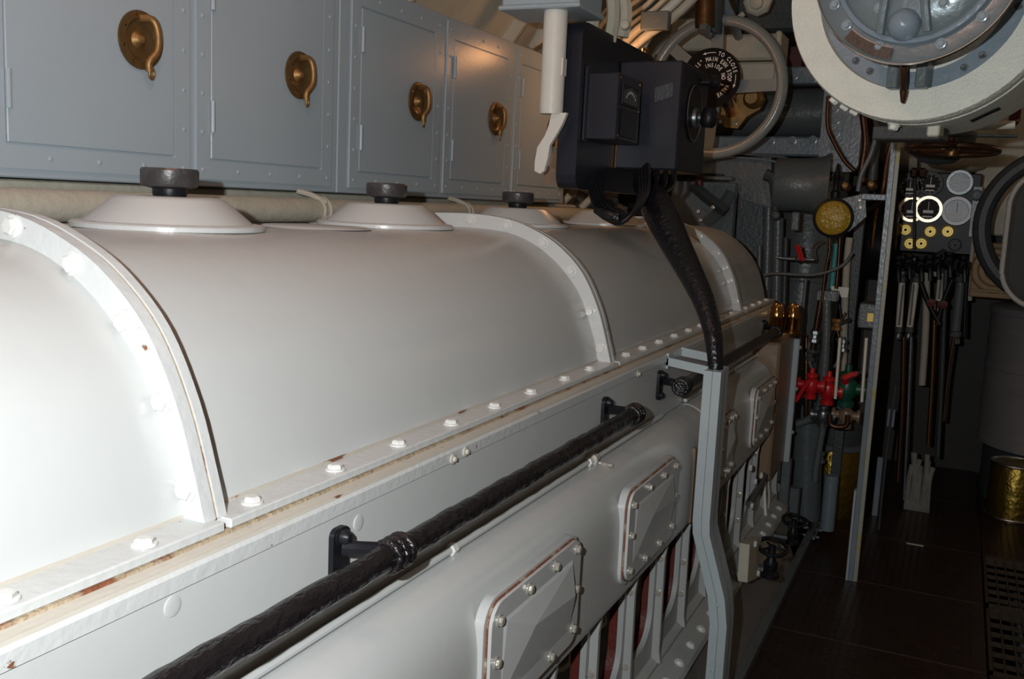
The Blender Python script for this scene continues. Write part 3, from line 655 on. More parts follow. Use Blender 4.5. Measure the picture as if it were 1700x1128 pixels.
obj('grip_handle', MB().cyl(hwc+Vector((-.03,-.02,.24)), hwc+Vector((-.03,-.02,.40)), .045, seg=18).lathe([(.02,0),(.024,.008),(.018,.03),(0,.035)], hwc+Vector((-.03,-.06,.235)), (0,-1,-.4), 8), 'darkgrey', hw)
# lamp behind the control box (its glow shows at the box's upper corner)
lb = thing('bulkhead_lamp', 'small warm lamp hidden behind the upper right corner of the black control box', 'lamp', (-1.241,3.900,2.203))
obj('bulb', MB().lathe([(0,-.03),(.018,-.025),(.026,-.005),(.022,.015),(.012,.03)], (-1.241,3.900,2.203), (0,0,1), 16), 'bulb', lb)
obj('socket', MB().cyl((-1.241,3.900,2.215), (-1.245,3.900,2.265), .018, seg=14).tube([(-1.244,3.900,2.255), (-1.20, 3.75, 2.20), (-1.16, 3.54, 2.12)], .008), 'brassdark', lb)
# brass bearing behind the wheel
bb = thing('brass_bearing', 'brass bearing bracket behind the large handwheel, lower right of its hub', 'bearing', (-1.052,4.950,2.120))
obj('plate', MB().prism([q[::2] for q in ((-1.146,4.950,2.170), (-1.090,4.950,2.223), (-0.979,4.950,2.217), (-0.950,4.950,2.179), (-0.972,4.950,2.129), (-1.034,4.950,2.091), (-1.075,4.950,2.034), (-1.136,4.950,2.039), (-1.180,4.950,2.090))], 'y', 4.93, 4.96), 'brass', bb)
obj('boss', MB().lathe([(.05,0),(.05,.03),(.035,.05),(.03,.08),(0,.08)], (-1.002,4.930,2.176), (0,-1,0), 20), 'brass', bb)
obj('shaft', MB().cyl((-1.074,4.620,2.183), (-1.110,4.940,2.119), .035, seg=16), 'brassbright', bb)
for p in ((-1.159,4.920,2.066), (-1.085,4.920,2.058)): put('nut', NUT, p, (0,-1,0), bb)

# ================================================================== OVERHEAD VALVE RING (top right)
vc = Vector((-0.150,2.600,2.178))
vr = thing('overhead_valve', 'huge round white-lagged overhead valve with steel dish, at top right above the walkway', 'valve', vc)
obj('lagged_ring', MB().lathe([(.238,.045),(.243,.0),(.316,-.003),(.321,.010),(.321,.04),(.315,.046),(.315,.055),(.322,.062),(.322,.36),(.24,.36)], vc, (0,1,0), 96, caps=False), 'lagging', vr, ang=40)
obj('inner_flange', MB().lathe([(.196,.030),(.242,.028),(.242,.06),(.196,.06)], vc, (0,1,0), 80, caps=False), 'greyblue', vr)
obj('throat', MB().lathe([(.198,.050),(.198,.033),(.16,.036),(.15,.09),(0,.10)], vc, (0,1,0), 64, caps=False), 'lagging', vr)
dcn = vc + Vector((.0, -.20, .0)); dcn = Vector((-0.147,2.380,2.185)) + Vector((.036, 0, 0))
dish = obj('steel_dish', MB().lathe([(0,-.03),(.10,-.028),(.155,-.015),(.172,.0),(.215,-.006),(.222,-.012),(.225,-.008),(.222,.0),(.18,.03),(.16,.10),(0,.10)], dcn, (0,1,0), 96, caps=False), 'dish', vr, ang=40)
obj('dish_rim', MB().torus(dcn + Vector((0,-.010,0)), (0,1,0), .2225, .0028, 96, 8), 'chrome', dish)
obj('inner_ring', MB().torus(dcn + Vector((0,-.008,0)), (0,1,0), .172, .007, 72, 8), 'greyblue', dish)
obj('hub_boss', MB().lathe([(0,-.050),(.018,-.046),(.030,-.034),(.036,-.016),(.036,.0)], dcn + Vector((-.012,-.005,-.138)), (0,1,.0), 28, caps=False), 'greyblue', dish)
for s in (-1, 1):
    a = dcn + Vector((-.012+s*.050, -.022, -.155)); b = dcn + Vector((-.012+s*.028, -.045, .02))
    obj('dish_rib', MB().tube([a, (a+b)/2 + Vector((0,-.01,0)), b], .010, 8, 3), 'dish', dish)
for a in (205, 222, 318, 335, 250, 290):
    t_ = math.radians(a); put('bolt', DBOLT, dcn + Vector((.192*math.cos(t_), -.004, .192*math.sin(t_))), (0,-1,0), dish)
for a in (236, 304):
    t_ = math.radians(a); put('bolt', DBOLT, dcn + Vector((.12*math.cos(t_), -.026, .12*math.sin(t_))), (0,-1,0), dish)
# worn name plate on the dish edge
A = [(.190*math.cos(math.radians(228+k*4)), .190*math.sin(math.radians(228+k*4))) for k in range(9)]
npm = MB().strip([(dcn.x+u, dcn.z+v) for u, v in A], [(dcn.x+u*1.13, dcn.z+v*1.13) for u, v in A], dcn.y-.012, dcn.y-.009)
obj('name_plate', npm, 'oldplate', dish)
A2 = [(u*.985, v*.985) for u, v in A]
obj('plate_edge', MB().strip([(dcn.x+u, dcn.z+v) for u, v in A2], [(dcn.x+u*1.015, dcn.z+v*1.015) for u, v in A2], dcn.y-.014, dcn.y-.008), 'steel', dish)
for s in (-1, 1):
    obj('guide_lug', MB().cbox((vc.x-.005+s*.033-.013, 2.56, vc.z-.243), (vc.x-.005+s*.033+.013, 2.66, vc.z-.17), .003), 'grey', vr)
obj('spindle', MB().tube([(vc.x-.003, 2.50, vc.z-.17), (vc.x-.003, 2.53, vc.z-.23), (vc.x-.008, 2.56, vc.z-.275)], .006, 10, 3, [.008, .009, .005]), 'copper', vr)
obj('spindle_tip', MB().lathe([(.010,0),(.008,.015),(.004,.03),(0,.032)], (vc.x-.004, 2.545, vc.z-.25), (0,.2,-1), 10), 'copper', vr)
for a in (228, 312, 345, 198, 240, 300):
    t_ = math.radians(a); put('bolt', MB().lathe([(.009,0),(.009,.003),(.005,.0035),(0,.001)], seg=14).mesh('bolt', 'darkgrey'), vc + Vector((.220*math.cos(t_), .028, .220*math.sin(t_))), (0,-1,0), vr)
for (a, r_) in ((243, .318), (238, .320), (232, .322), (262, .325)):
    t_ = math.radians(a); put('nut', hexhead(.011, .014).mesh('nut', 'white'), vc + Vector((r_*math.cos(t_), .055, r_*math.sin(t_))), (math.cos(t_), -.2, math.sin(t_)), vr)
t_ = math.radians(297); e = Vector((math.cos(t_), 0, math.sin(t_))); n_ = Vector((-math.sin(t_), 0, math.cos(t_))); c_ = vc + e*.3235 + Vector((0, .15, 0))
obj('side_label', MB().add([c_-n_*.035+Vector((0,-.012,0)), c_+n_*.035+Vector((0,-.012,0)), c_+n_*.035+Vector((0,.012,0)), c_-n_*.035+Vector((0,.012,0)),
    c_-n_*.035+Vector((0,-.012,0))+e*.003, c_+n_*.035+Vector((0,-.012,0))+e*.003, c_+n_*.035+Vector((0,.012,0))+e*.003, c_-n_*.035+Vector((0,.012,0))+e*.003],
    [(3,2,1,0),(4,5,6,7),(0,1,5,4),(1,2,6,5),(2,3,7,6),(3,0,4,7)]), 'plate', vr)
obj('lower_bracket', MB().cbox((vc.x-.12, 2.74, vc.z-.352), (vc.x+.05, 2.84, vc.z-.315), .004), 'hulldark', vr)
obj('bracket_pad', MB().cbox((vc.x+.02, 2.72, vc.z-.345), (vc.x+.05, 2.78, vc.z-.312), .004), 'cream', vr)
vr.rotation_euler.z = -.17
# frame carrying the valve and rod below
vf = thing('overhead_bracing', 'cream overhead frame with dark horizontal rod behind the big round valve', 'frame', (-0.035,3.400,1.957))
p0 = (-0.171,3.400,1.914); p1 = (0.112,3.400,1.925)
obj('rod', MB().cyl(p0, p1, .013, seg=12), 'cream', vf)
p2 = (-0.097,3.500,2.043); p3 = (0.106,3.500,1.977)
obj('frame_plate', MB().cbox(p2, (p3[0], 3.52, p3[2]), .004), 'cream', vf)
obj('frame_edge', MB().cbox((p3[0]-.01, 3.44, p3[2]-.04), (p3[0]+.02, 3.56, 2.5), .004), 'redlead', vf)
obj('frame_rail', MB().cbox((-0.190,3.450,1.899), ((0.126,3.450,1.892)[0], 3.49, (0.126,3.450,1.892)[2]), .003), 'darkgrey', vf)
# small dark handwheel lying flat below it
sw = thing('overhead_handwheel', 'dark bronze handwheel hanging level below the big round valve', 'handwheel', (-0.055,3.600,1.854))
c_ = Vector((-0.061,3.600,1.858))
obj('rim', MB().torus(c_, (0,.05,1), .140, .011, 48, 10), 'copper', sw, ang=60)
for a in (20, 140, 260):
    t_ = math.radians(a); obj('spoke', MB().cyl(c_, c_ + Vector((.14*math.cos(t_), .14*math.sin(t_), 0)), .008, seg=8), 'copper', sw)
obj('hub', MB().lathe([(.022,-.02),(.025,0),(.018,.025),(.01,.03),(.01,.09)], c_, (0,0,1), 14), 'brassdark', sw)
solo('exhaust_bowl', MB().lathe([(.0,-.10),(.06,-.09),(.11,-.05),(.13,0),(.13,.03)], (-0.119,4.200,1.938), (0,0,1), 28), 'darkgrey', 'dark bowl shaped drip pan above the overhead handwheel', 'pan')

# ================================================================== AREA BEHIND THE WHEEL
# cream block stack
for i, (a, b, wh) in enumerate((((-1.242,5.000,2.504), (-0.919,5.000,2.376), 'upper'), ((-1.218,4.970,2.363), (-0.908,4.970,2.230), 'lower'))):
    t = thing('overhead_duct', 'cream box duct behind the large handwheel, the %s of two' % wh, 'duct', a)
    obj('body', MB().cbox(a, (b[0], b[1]+.22, b[2]), .012), 'cream', t)
    obj('end_flange', MB().cbox((b[0]-.015, a[1]-.02, b[2]-.008), (b[0]+.015, b[1]+.2, a[2]+.008), .008), 'cream', t)
solo('duct_bracket', MB().cbox((-1.534,5.200,2.461), ((-1.294,5.200,2.533)[0], 5.3, (-1.414,5.200,2.629)[2]), .01), 'cream', 'cream square plate behind the upper left of the large handwheel', 'plate')
solo('rust_strip', MB().cbox((-1.054,5.700,2.552), ((-0.910,5.700,2.418)[0], 5.8, (-0.910,5.700,2.418)[2]), .004), 'redlead', 'red-brown strip between the handwheel and the big round valve', 'strip')
# grey exhaust trunk with bolted flanges
et = thing('exhaust_manifold', 'grey bolted exhaust trunk with curved middle, right of the large handwheel', 'trunk', (-0.871,5.400,2.119))
def Q(px): return px
b0 = (-1.406,5.400,2.279); b1 = (-0.664,5.400,2.275)
zt, zb = (-0.887,5.400,2.301)[2], (-0.865,5.400,2.050)[2]
obj('barrel', MB().cyl((b0[0], 5.62, (zt+zb)/2), (b1[0], 5.62, (zt+zb)/2), (zt-zb)/2+.01, seg=40), 'grey', et, ang=50)
u0, u1 = (-0.948,5.400,2.396), (-0.642,5.400,2.306)
obj('upper_flange', MB().cbox((u0[0], 5.38, u1[2]), (u1[0], 5.48, u0[2]), .008), 'greyblue', et)
l0, l1 = (-1.387,5.400,2.030), (-0.608,5.400,1.929)
lf = obj('lower_flange', MB().cbox((l0[0], 5.36, l1[2]), (l1[0], 5.48, l0[2]), .01), 'greyblue', et)
for p in ((-1.207,5.360,1.984), (-1.099,5.360,1.995), (-0.984,5.360,2.004), (-0.871,5.360,2.009), (-0.766,5.360,2.014)): put('bolt', FARBOLT, p, (0,-1,0), lf)
for p in ((-0.894,5.380,2.349), (-0.794,5.380,2.335)): put('bolt', FARBOLT, p, (0,-1,0), lf)
r0, r1 = (-0.715,5.300,2.309), (-0.519,5.300,1.849)
sf = obj('side_flange', MB().prism(rrect(r0[0], r1[2], r1[0], r0[2], .045, 5), 'y', 5.27, 5.36), 'greyblue', et)
obj('side_flange_step', MB().prism(rrect(r0[0], r1[2]+.06, r1[0]-.05, r0[2], .04, 5), 'y', 5.25, 5.27), 'greyblue', et)
for p in ((-0.655,5.250,2.167), (-0.646,5.250,2.107), (-0.640,5.250,2.041), (-0.641,5.250,1.977)): put('bolt', FARBOLT, p, (0,-1,0), sf)
put('grease_nipple', MB().lathe([(.006,0),(.006,.02),(.010,.022),(.006,.035),(0,.036)], seg=10).mesh('grease_nipple', 'brownbolt'), (-0.950,5.420,2.197), (.7,-.7,0), et)
obj('ledge', MB().cbox((l0[0]-.3, 5.40, l1[2]-.12), (l1[0], 5.52, l1[2]-.02), .01), 'grey', et)

# grey casing and stand pipes under the trunk
gc = thing('grey_casing', 'large plain grey casing with cut-away corner under the exhaust trunk', 'casing', (-1.055,5.300,1.469))
obj('upper_panel', MB().prism([q[::2] for q in ((-1.336,5.300,1.906), (-0.954,5.300,1.915), (-0.932,5.300,1.652), (-0.980,5.300,1.660), (-1.085,5.300,1.688), (-1.197,5.300,1.819), (-1.330,5.300,1.822))], 'y', 5.25, 5.34), 'grey', gc)
obj('rear_panel', MB().prism([q[::2] for q in ((-1.476,5.400,1.828), (-0.991,5.400,1.843), (-0.906,5.400,0.809), (-1.398,5.400,0.754))], 'y', 5.54, 5.58), 'grey', gc)
tk_ = thing('vertical_tank', 'tall grey cylindrical tank behind the horn and red-tagged valve', 'tank', (-0.685,5.750,-0.079))
zt_ = (-0.858,5.750,1.924)[2]
xc = (-0.806,5.750,1.128)[0]
obj('shell', MB().lathe([(.19,0),(.195,.01),(.195,zt_-.05),(.17,zt_)], (xc, 5.8, 0), (0,0,1), 40), 'grey', tk_, ang=50)
for z in (.75, 1.25): obj('band', MB().torus((xc, 5.8, z), (0,0,1), .196, .006, 48, 8), 'grey', tk_)
for i, (px_a, px_b, nm) in enumerate((((-0.936,5.200,1.651), (-0.884,5.200,0.707), 'left'), ((-0.874,5.150,1.600), (-0.822,5.150,0.722), 'right'))):
    solo('stand_pipe', MB().cyl(px_a, px_b, .028, seg=14), 'grey', 'grey vertical stand pipe below the horn, the %s of a pair' % nm, 'pipe')
# brackets left of the casing, under the control box
dbk = thing('diagonal_bracket', 'grey diagonal channel bracket above the far end of the engine', 'bracket', (-1.195,5.000,1.652))
obj('channel', MB().tube([(-1.297,5.000,1.747), (-1.213,5.000,1.682), (-1.114,5.000,1.619)], .03, 4, 1), 'darkgrey', dbk)
obj('channel', MB().tube([(-1.109,5.050,1.724), (-1.157,5.050,1.623), (-1.231,5.050,1.551)], .028, 4, 1), 'grey', dbk)
obj('cross_piece', MB().cbox((-1.253,5.000,1.798), ((-1.096,5.000,1.778)[0], 5.06, (-1.096,5.000,1.778)[2]), .004), 'grey', dbk)
obj('red_stub', MB().cyl((-1.260,4.950,1.802), (-1.250,4.950,1.747), .018, seg=10), 'redlead', dbk)
for p in ((-1.173,4.950,1.637), (-1.233,4.950,1.569), (-1.249,4.950,1.612)): put('bolt', NUT, p, (0,-1,0), dbk)
bk2 = solo('grey_back_panel', MB().cbox((-1.454,5.150,1.772), ((-1.105,5.150,1.484)[0], 5.2, (-1.105,5.150,1.484)[2]), .005), 'grey', 'flat grey panel behind the diagonal bracket at the end of the engine', 'panel')

# horn
hn = thing('alarm_horn', 'grey flared alarm horn pointing right, mounted below the exhaust trunk', 'horn', (-0.765,5.000,1.760))
ha = Vector((-0.883,5.000,1.767)); hb = Vector((-0.631,5.000,1.779)); L_ = (hb-ha).length
rr = (Vector((-0.850,5.000,1.899)) - Vector((-0.828,5.000,1.638))).length/2
obj('bell', MB().lathe([(0,0),(rr*.93,.0),(rr,.012),(rr*1.0,L_*.45),(rr*1.03,L_*.7),(rr*1.12,L_*.92),(rr*1.22,L_),(rr*1.24,L_+.008),(rr*1.20,L_+.010),(rr*1.02,L_*.88),(rr*.9,L_*.6),(0,L_*.55)], ha, (1,.12,0), 48, caps=False), 'grey', hn, ang=45)
obj('side_bracket', MB().tube([(-0.922,4.950,1.812), (-0.882,4.950,1.789), (-0.871,4.950,1.695), (-0.855,4.950,1.612)], .018, 8, 4, [.03,.026,.014,.018]), 'darkgrey', hn)
obj('bracket_bolt', MB().lathe([(.024,0),(.026,.006),(.02,.016),(.01,.02),(0,.02)], (-0.852,4.930,1.612), (0,-1,0), 14), 'darkgrey', hn)
obj('lower_lug', MB().cbox((-0.781,4.970,1.634), ((-0.741,4.970,1.540)[0], 5.01, (-0.741,4.970,1.540)[2]), .006), 'grey', hn)

# amber lamp
al = thing('amber_lamp', 'round amber glass lamp in a black rim beside the horn mouth', 'lamp', (-0.538,4.600,1.614))
ac = Vector((-0.538,4.600,1.614))
obj('housing', MB().lathe([(.0,.07),(.06,.065),(.085,.03),(.090,0),(.088,-.012),(.078,-.016),(.076,-.004)], ac, (0,1,0), 36, caps=False), 'black', al)
obj('lens', MB().lathe([(.076,-.004),(.06,-.012),(.03,-.018),(0,-.020)], ac, (0,1,0), 36, caps=False), 'amber', al)
lk = MB()
for i in range(9):
    t_ = i*.698; lk.lathe([(.014,0),(.010,.003),(0,.004)], ac + Vector((.045*math.cos(t_), -.014, .045*math.sin(t_))), (0,-1,0), 5)
obj('lens_facets', lk, 'amber', al, 'stuff')
# gusset and cross bar to the pole
gs = thing('corner_gusset', 'grey corner gusset plate beside the amber lamp, bolted to the cross bar', 'bracket', (-0.447,4.620,1.651))
obj('plate', MB().prism([q[::2] for q in ((-0.524,4.620,1.696), (-0.413,4.620,1.728), (-0.399,4.620,1.626), (-0.469,4.620,1.553), (-0.494,4.620,1.649))], 'y', 4.61, 4.63), 'grey', gs)
for p in ((-0.433,4.610,1.697), (-0.427,4.610,1.665)): put('bolt', NUT, p, (0,-1,0), gs)
pole_x = -.294
pl = thing('grey_pole', 'tall grey angle-iron pole standing on the deck, yellow stained near its foot', 'pole', (-.29, 4.45, 0))
obj('pole', MB().cbox((-.312, 4.425, 0), (-.290, 4.47, 1.94), .002), 'greyblue', pl)
obj('pole', MB().cbox((-.290, 4.425, 0), (-.272, 4.431, 1.94), .002), 'postyellow', pl)
a = (-0.413,4.450,1.723); b = (-0.294,4.450,1.697)
obj('cross_bar', MB().cbox((a[0], 4.45, b[2]), (-.312, 4.475, a[2]), .003), 'greyblue', pl)
obj('foot_strip', MB().cbox((-.322, 4.420, 0), (-.312, 4.47, .42), .002), 'post', pl)
solo('dark_upright', MB().cbox((-0.505,5.200,1.670), ((-0.456,5.200,1.672)[0]-.0, 5.24, (-0.308,5.200,0.074)[2]), .003), 'darkgrey', 'dark grey upright column behind the green valve', 'column')
sbx = thing('switch_box', 'small grey switch box with a yellow label, mounted left of the tall pole', 'switch box', (-0.381,5.000,1.146))
obj('body', MB().cbox((-0.423,5.000,1.204), ((-0.339,5.000,1.084)[0], 5.20, (-0.339,5.000,1.084)[2]), .004), 'grey', sbx)
obj('rear_bracket', MB().cbox(((-0.443,5.200,1.122)[0], 5.19, (-0.421,5.200,1.078)[2]), ((-0.346,5.000,1.149)[0], 5.205, (-0.429,5.200,1.164)[2]), .002), 'darkgrey', sbx)
obj('label_plate', MB().cbox((-0.383,4.998,1.160), ((-0.354,5.000,1.118)[0], 5.0, (-0.354,5.000,1.118)[2]), .0005), 'yellow', sbx)
solo('hanger_box', MB().cbox((-0.618,4.900,1.260), ((-0.520,4.900,1.209)[0], 4.98, (-0.520,4.900,1.209)[2]), .004), 'grey', 'short grey box fitting on a horizontal stub left of the dark upright', 'fitting')
solo('white_tag', MB().prism([q[::2] for q in ((-0.564,4.960,1.279), (-0.479,4.960,1.277), (-0.481,4.960,1.229), (-0.511,4.960,1.226), (-0.522,4.960,1.252), (-0.560,4.960,1.258))], 'y', 4.985, 4.99), 'white', 'pale bracket tag behind the short grey box fitting', 'tag')

# loose pipework: (points, radius, material, label, category, name)
W = [
 ([(-0.646,4.900,2.187),(-0.637,4.900,2.046),(-0.596,4.900,1.962),(-0.545,4.900,1.884),(-0.497,4.900,1.840)], .010, 'copper', 'thin brown pipe curving down across the bolted side flange', 'pipe'),
 ([(-0.398,4.400,2.079),(-0.373,4.400,1.992),(-0.385,4.400,1.892),(-0.416,4.400,1.803),(-0.424,4.400,1.731)], .010, 'grey', 'grey rod slanting down from the big valve to the gusset', 'pipe'),
 ([(-0.400,4.900,2.062),(-0.414,4.900,1.937),(-0.412,4.900,1.797)], .022, 'darkgrey', 'dark pipe dropping behind the slanting grey rod', 'pipe'),
 ([(-0.493,5.000,2.113),(-0.469,5.000,1.971),(-0.478,5.000,1.828)], .016, 'copper', 'brownish vertical pipe left of the slanting grey rod', 'pipe'),
 ([(-0.334,4.900,2.035),(-0.353,4.900,1.910),(-0.367,4.900,1.714),(-0.438,5.100,1.657)], .012, 'copper', 'short copper pipe at the upper left of the tall pole', 'pipe'),
 ([(-0.878,4.900,1.315),(-0.814,4.900,1.326),(-0.655,4.900,1.331),(-0.559,4.900,1.359),(-0.501,4.900,1.398),(-0.470,4.900,1.452)], .008, 'grey', 'thin grey pipe crossing in front of the stand pipes', 'pipe'),
 ([(-0.821,4.900,1.406),(-0.777,4.900,1.403),(-0.705,4.900,1.405),(-0.642,4.900,1.406)], .009, 'steeldark', 'thin steel pipe carrying the red tagged valve', 'pipe'),
 ([(-0.648,4.950,1.404),(-0.659,4.950,1.462),(-0.628,4.950,1.494),(-0.592,4.950,1.478),(-0.587,4.950,1.420)], .004, 'copper', 'fine copper loop beside the red tagged valve', 'pipe'),
 ([(-0.585,4.900,1.526),(-0.576,4.900,1.460),(-0.587,4.900,1.357),(-0.590,4.900,1.209)], .007, 'copper', 'copper pipe running down behind the amber lamp', 'pipe'),
 ([(-0.540,4.950,1.528),(-0.536,4.950,1.417),(-0.534,4.950,1.270)], .009, 'copper', 'reddish pipe running down right of the amber lamp', 'pipe'),
 ([(-0.559,5.000,1.488),(-0.561,5.000,1.384),(-0.562,5.000,1.264)], .014, 'teal', 'faded teal pipe between two copper pipes', 'pipe'),
 ([(-0.505,5.050,1.520),(-0.507,5.050,1.416),(-0.499,5.050,1.206),(-0.472,5.050,0.781)], .018, 'pipe', 'flaking pale pipe beside the dark upright', 'pipe'),
 ([(-0.596,4.900,1.209),(-0.609,4.900,1.029),(-0.615,4.900,0.908)], .014, 'copper', 'rusty pipe below the short grey box fitting', 'pipe'),
 ([(-0.562,4.850,1.215),(-0.549,4.850,1.040),(-0.543,4.850,0.803),(-0.550,4.850,0.697),(-0.587,4.850,0.631),(-0.650,4.850,0.592)], .020, 'grey', 'grey pipe bending left around below the red valve', 'pipe'),
 ([(-0.516,4.800,0.636),(-0.534,4.800,0.422),(-0.534,4.800,0.331)], .016, 'grey', 'slanting grey pipe above the deck left of the brass drum', 'pipe'),
 ([(-0.577,5.000,0.274),(-0.581,5.000,0.145),(-0.580,5.000,0.065)], .030, 'grey', 'short thick grey pipe stub at the edge of the deck', 'pipe'),
 ([(-0.648,5.000,0.294),(-0.641,5.000,0.070)], .036, 'grey', 'stout grey pipe standing beyond the tan housing', 'pipe'),
 ([(-0.468,4.900,0.348),(-0.466,4.900,0.068)], .035, 'greyblue', 'blue-grey pipe standing at the corner of the deck', 'pipe'),
 ([(-0.483,4.700,0.689),(-0.477,4.700,0.646),(-0.438,4.700,0.637),(-0.404,4.700,0.653),(-0.403,4.700,0.700)], .012, 'copper', 'copper u-bend joining the red and green valves', 'pipe'),
 ([(-0.663,4.100,0.492),(-0.647,4.100,0.354),(-0.628,4.100,0.277),(-0.573,4.100,0.233),(-0.551,4.100,0.205)], .007, 'white', 'thin white pipe curving down to the deck behind the small black valve', 'pipe'),
 ([(-0.664,4.200,0.467),(-0.651,4.200,0.379),(-0.659,4.200,0.282)], .006, 'pipe', 'second thin pale pipe beside the curving white one', 'pipe'),
 ([(-0.474,4.900,1.042),(-0.480,4.900,0.953),(-0.503,4.900,0.890)], .010, 'steeldark', 'dark bent pipe between the two pale straps', 'pipe'),
 ([(-0.635,4.950,1.021),(-0.636,4.950,0.929),(-0.604,4.950,0.826)], .010, 'grey', 'thin grey pipe above the red lever valve', 'pipe'),
 ([(-0.521,5.000,1.193),(-0.506,5.000,1.119),(-0.531,5.000,1.041),(-0.542,5.000,0.979)], .008, 'black', 'black cable drooping behind the pale tag', 'cable'),
 ([(-0.483,5.000,1.151),(-0.516,5.000,1.073),(-0.506,5.000,1.028)], .007, 'brassdark', 'short brass pipe beside the black drooping cable', 'pipe'),
 ([(-1.295,5.200,1.914),(-1.167,5.200,1.926),(-1.008,5.200,1.920),(-0.884,5.200,1.911),(-0.820,5.200,1.881)], .007, 'grey', 'thin conduit along the bottom of the exhaust trunk', 'pipe'),
 ([(-1.326,5.200,1.881),(-1.165,5.200,1.904),(-1.038,5.200,1.901),(-0.912,5.200,1.885),(-0.854,5.200,1.850)], .006, 'greyblue', 'second thin conduit just below the first under the trunk', 'pipe'),
]
for pts, r, m, lab, cat in W:
    solo('loose_pipe' if cat == 'pipe' else 'loose_cable', MB().tube(pts, r, 10, 5), m, lab, cat, ang=60)
# red tagged valve
rt = thing('tagged_valve', 'small valve with two red tags on a thin horizontal pipe', 'valve', (-0.715,4.880,1.422))
obj('body', MB().lathe([(.012,0),(.018,.01),(.012,.025),(.014,.05),(.0,.052)], (-0.734,4.900,1.406), (1,.0,0), 12), 'steeldark', rt)
for p, q in (((-0.730,4.860,1.475), (-0.704,4.860,1.403)), ((-0.716,4.860,1.473), (-0.690,4.860,1.398))): obj('tag', MB().cyl(p, q, .007, seg=8), 'redbright', rt)

# red and green valves
def gate_valve(p, m, label, s=1.0, lever=None, nm='body'):
    t = thing('globe_valve', label, 'valve', p); P = Vector(p)
    obj('body', MB().lathe([(0,-.07*s),(.03*s,-.07*s),(.032*s,-.05*s),(.022*s,-.045*s),(.036*s,-.025*s),(.042*s,0),(.036*s,.025*s),(.022*s,.035*s),(.030*s,.045*s),(.030*s,.058*s),(.014*s,.065*s),(.012*s,.09*s),(0,.092*s)], P, (0,0,1), 20), m, t)
    obj('side_flange', MB().cyl(P+Vector((-.07*s,0,0)), P+Vector((.07*s,0,0)), .022*s, seg=14), m, t)
    for q in (-.07, .055): obj('end_flange', MB().cyl(P+Vector((q*s,0,0)), P+Vector(((q+.015)*s,0,0)), .036*s, seg=16), m, t)
    if lever:
        a, b, m2 = lever; a = Vector(a); b = Vector(b)
        obj('lever', MB().tube([P+Vector((0,-.02,.02)), a, b], .012*s, 8, 2, [.014*s,.013*s,.010*s]), m2, t)
        obj('lever_tip', MB().lathe([(.011,0),(.012,.01),(.010,.035),(0,.037)], b, b-a, 8), 'chrome' if m == 'green' else m2, t)
    return t
gate_valve((-0.570,4.620,0.835), 'redbright', 'red valve with a long lever pointing down left, beside the tan housing', .9, ((-0.583,4.580,0.851), (-0.611,4.550,0.793), 'redbright'))
gate_valve((-0.502,4.700,0.808), 'redbright', 'red valve between the bent grey pipe and the pale strap', 1.0)
gate_valve((-0.421,4.720,0.824), 'green', 'dark green valve with a red lever, left of the tall pole', 1.25, ((-0.428,4.660,0.881), (-0.378,4.660,0.907), 'redbright'))
for i, (a, b, wh) in enumerate((((-0.466,4.660,1.064), (-0.462,4.660,0.777), 'left of the green valve'), ((-0.350,4.640,1.078), (-0.343,4.640,0.781), 'right of the green valve'))):
    solo('valve_strap', MB().tube([a, b], .007, 6, 1), 'white', 'thin pale upright strap ' + wh, 'strap')
gate_valve((-0.518,4.750,0.674), 'steeldark', 'grey pipe union hanging under the red valve', .8)
gate_valve((-0.415,4.750,0.689), 'tan', 'tan pipe union hanging under the green valve', .9)
tv = thing('black_needle_valve', 'slim black needle valve standing behind the horn mouth', 'valve', (-0.575,4.900,1.763))
obj('stem', MB().lathe([(.02,0),(.022,.03),(.012,.04),(.014,.09),(.020,.10),(.012,.12),(.006,.16),(0,.17)], (-0.573,4.900,1.706), (0,0,1), 12), 'black', tv)
obj('eye', MB().torus((-0.580,4.900,1.817), (0,1,0), .013, .005, 16, 6), 'black', tv)
for p, lab in (((-0.464,5.000,1.791), 'small copper fitting left of the tall pole, nearest the gusset'), ((-0.539,5.000,1.762), 'small copper fitting right of the slim black needle valve'), ((-0.420,5.000,1.772), 'small dark copper fitting close to the tall pole')):
    t = thing('copper_fitting', lab, 'fitting', p)
    obj('body', MB().lathe([(.018,0),(.026,.006),(.026,.02),(.016,.026),(.018,.045),(0,.047)], p, (0,-1,.2), 8), 'copper', t)
    obj('nut', MB().lathe([(.014,.04),(.014,.06),(0,.062)], p, (0,-1,.2), 6), 'brass', t)

# things at the foot of the engine beyond the post
def floor_valve(p, label, s=1):
    t = thing('deck_valve', label, 'valve', p); P = Vector(p)
    obj('handwheel', MB().torus(P+Vector((0,0,.10*s)), (.15,-.3,1), .045*s, .007*s, 28, 8), 'black', t)
    for a in (0, 2.1, 4.2): obj('spoke', MB().cyl(P+Vector((0,0,.10*s)), P+Vector((.043*s*math.cos(a), .043*s*math.sin(a), .10*s)), .004*s, seg=6), 'black', t)
    obj('body', MB().lathe([(.030*s,0),(.030*s,.012*s),(.020*s,.02*s),(.024*s,.045*s),(.014*s,.06*s),(.012*s,.105*s),(0,.11*s)], P, (0,0,1), 16), 'black', t)
    obj('pipe_stub', MB().cyl(P+Vector((-.08*s,0,.02*s)), P+Vector((-.02*s,0,.02*s)), .014*s, seg=10), 'darkgrey', t)
floor_valve((-0.522,3.536,0.283), 'small black valve with handwheel on the pale ledge at the engine foot', 1.15)
floor_valve((-0.522,4.073,0.244), 'second small black handwheel valve, farther along the engine foot', 1.0)
lg = thing('ledge_panel', 'cream rounded panel behind the small black handwheel valve', 'panel', (-0.565,3.610,0.316))
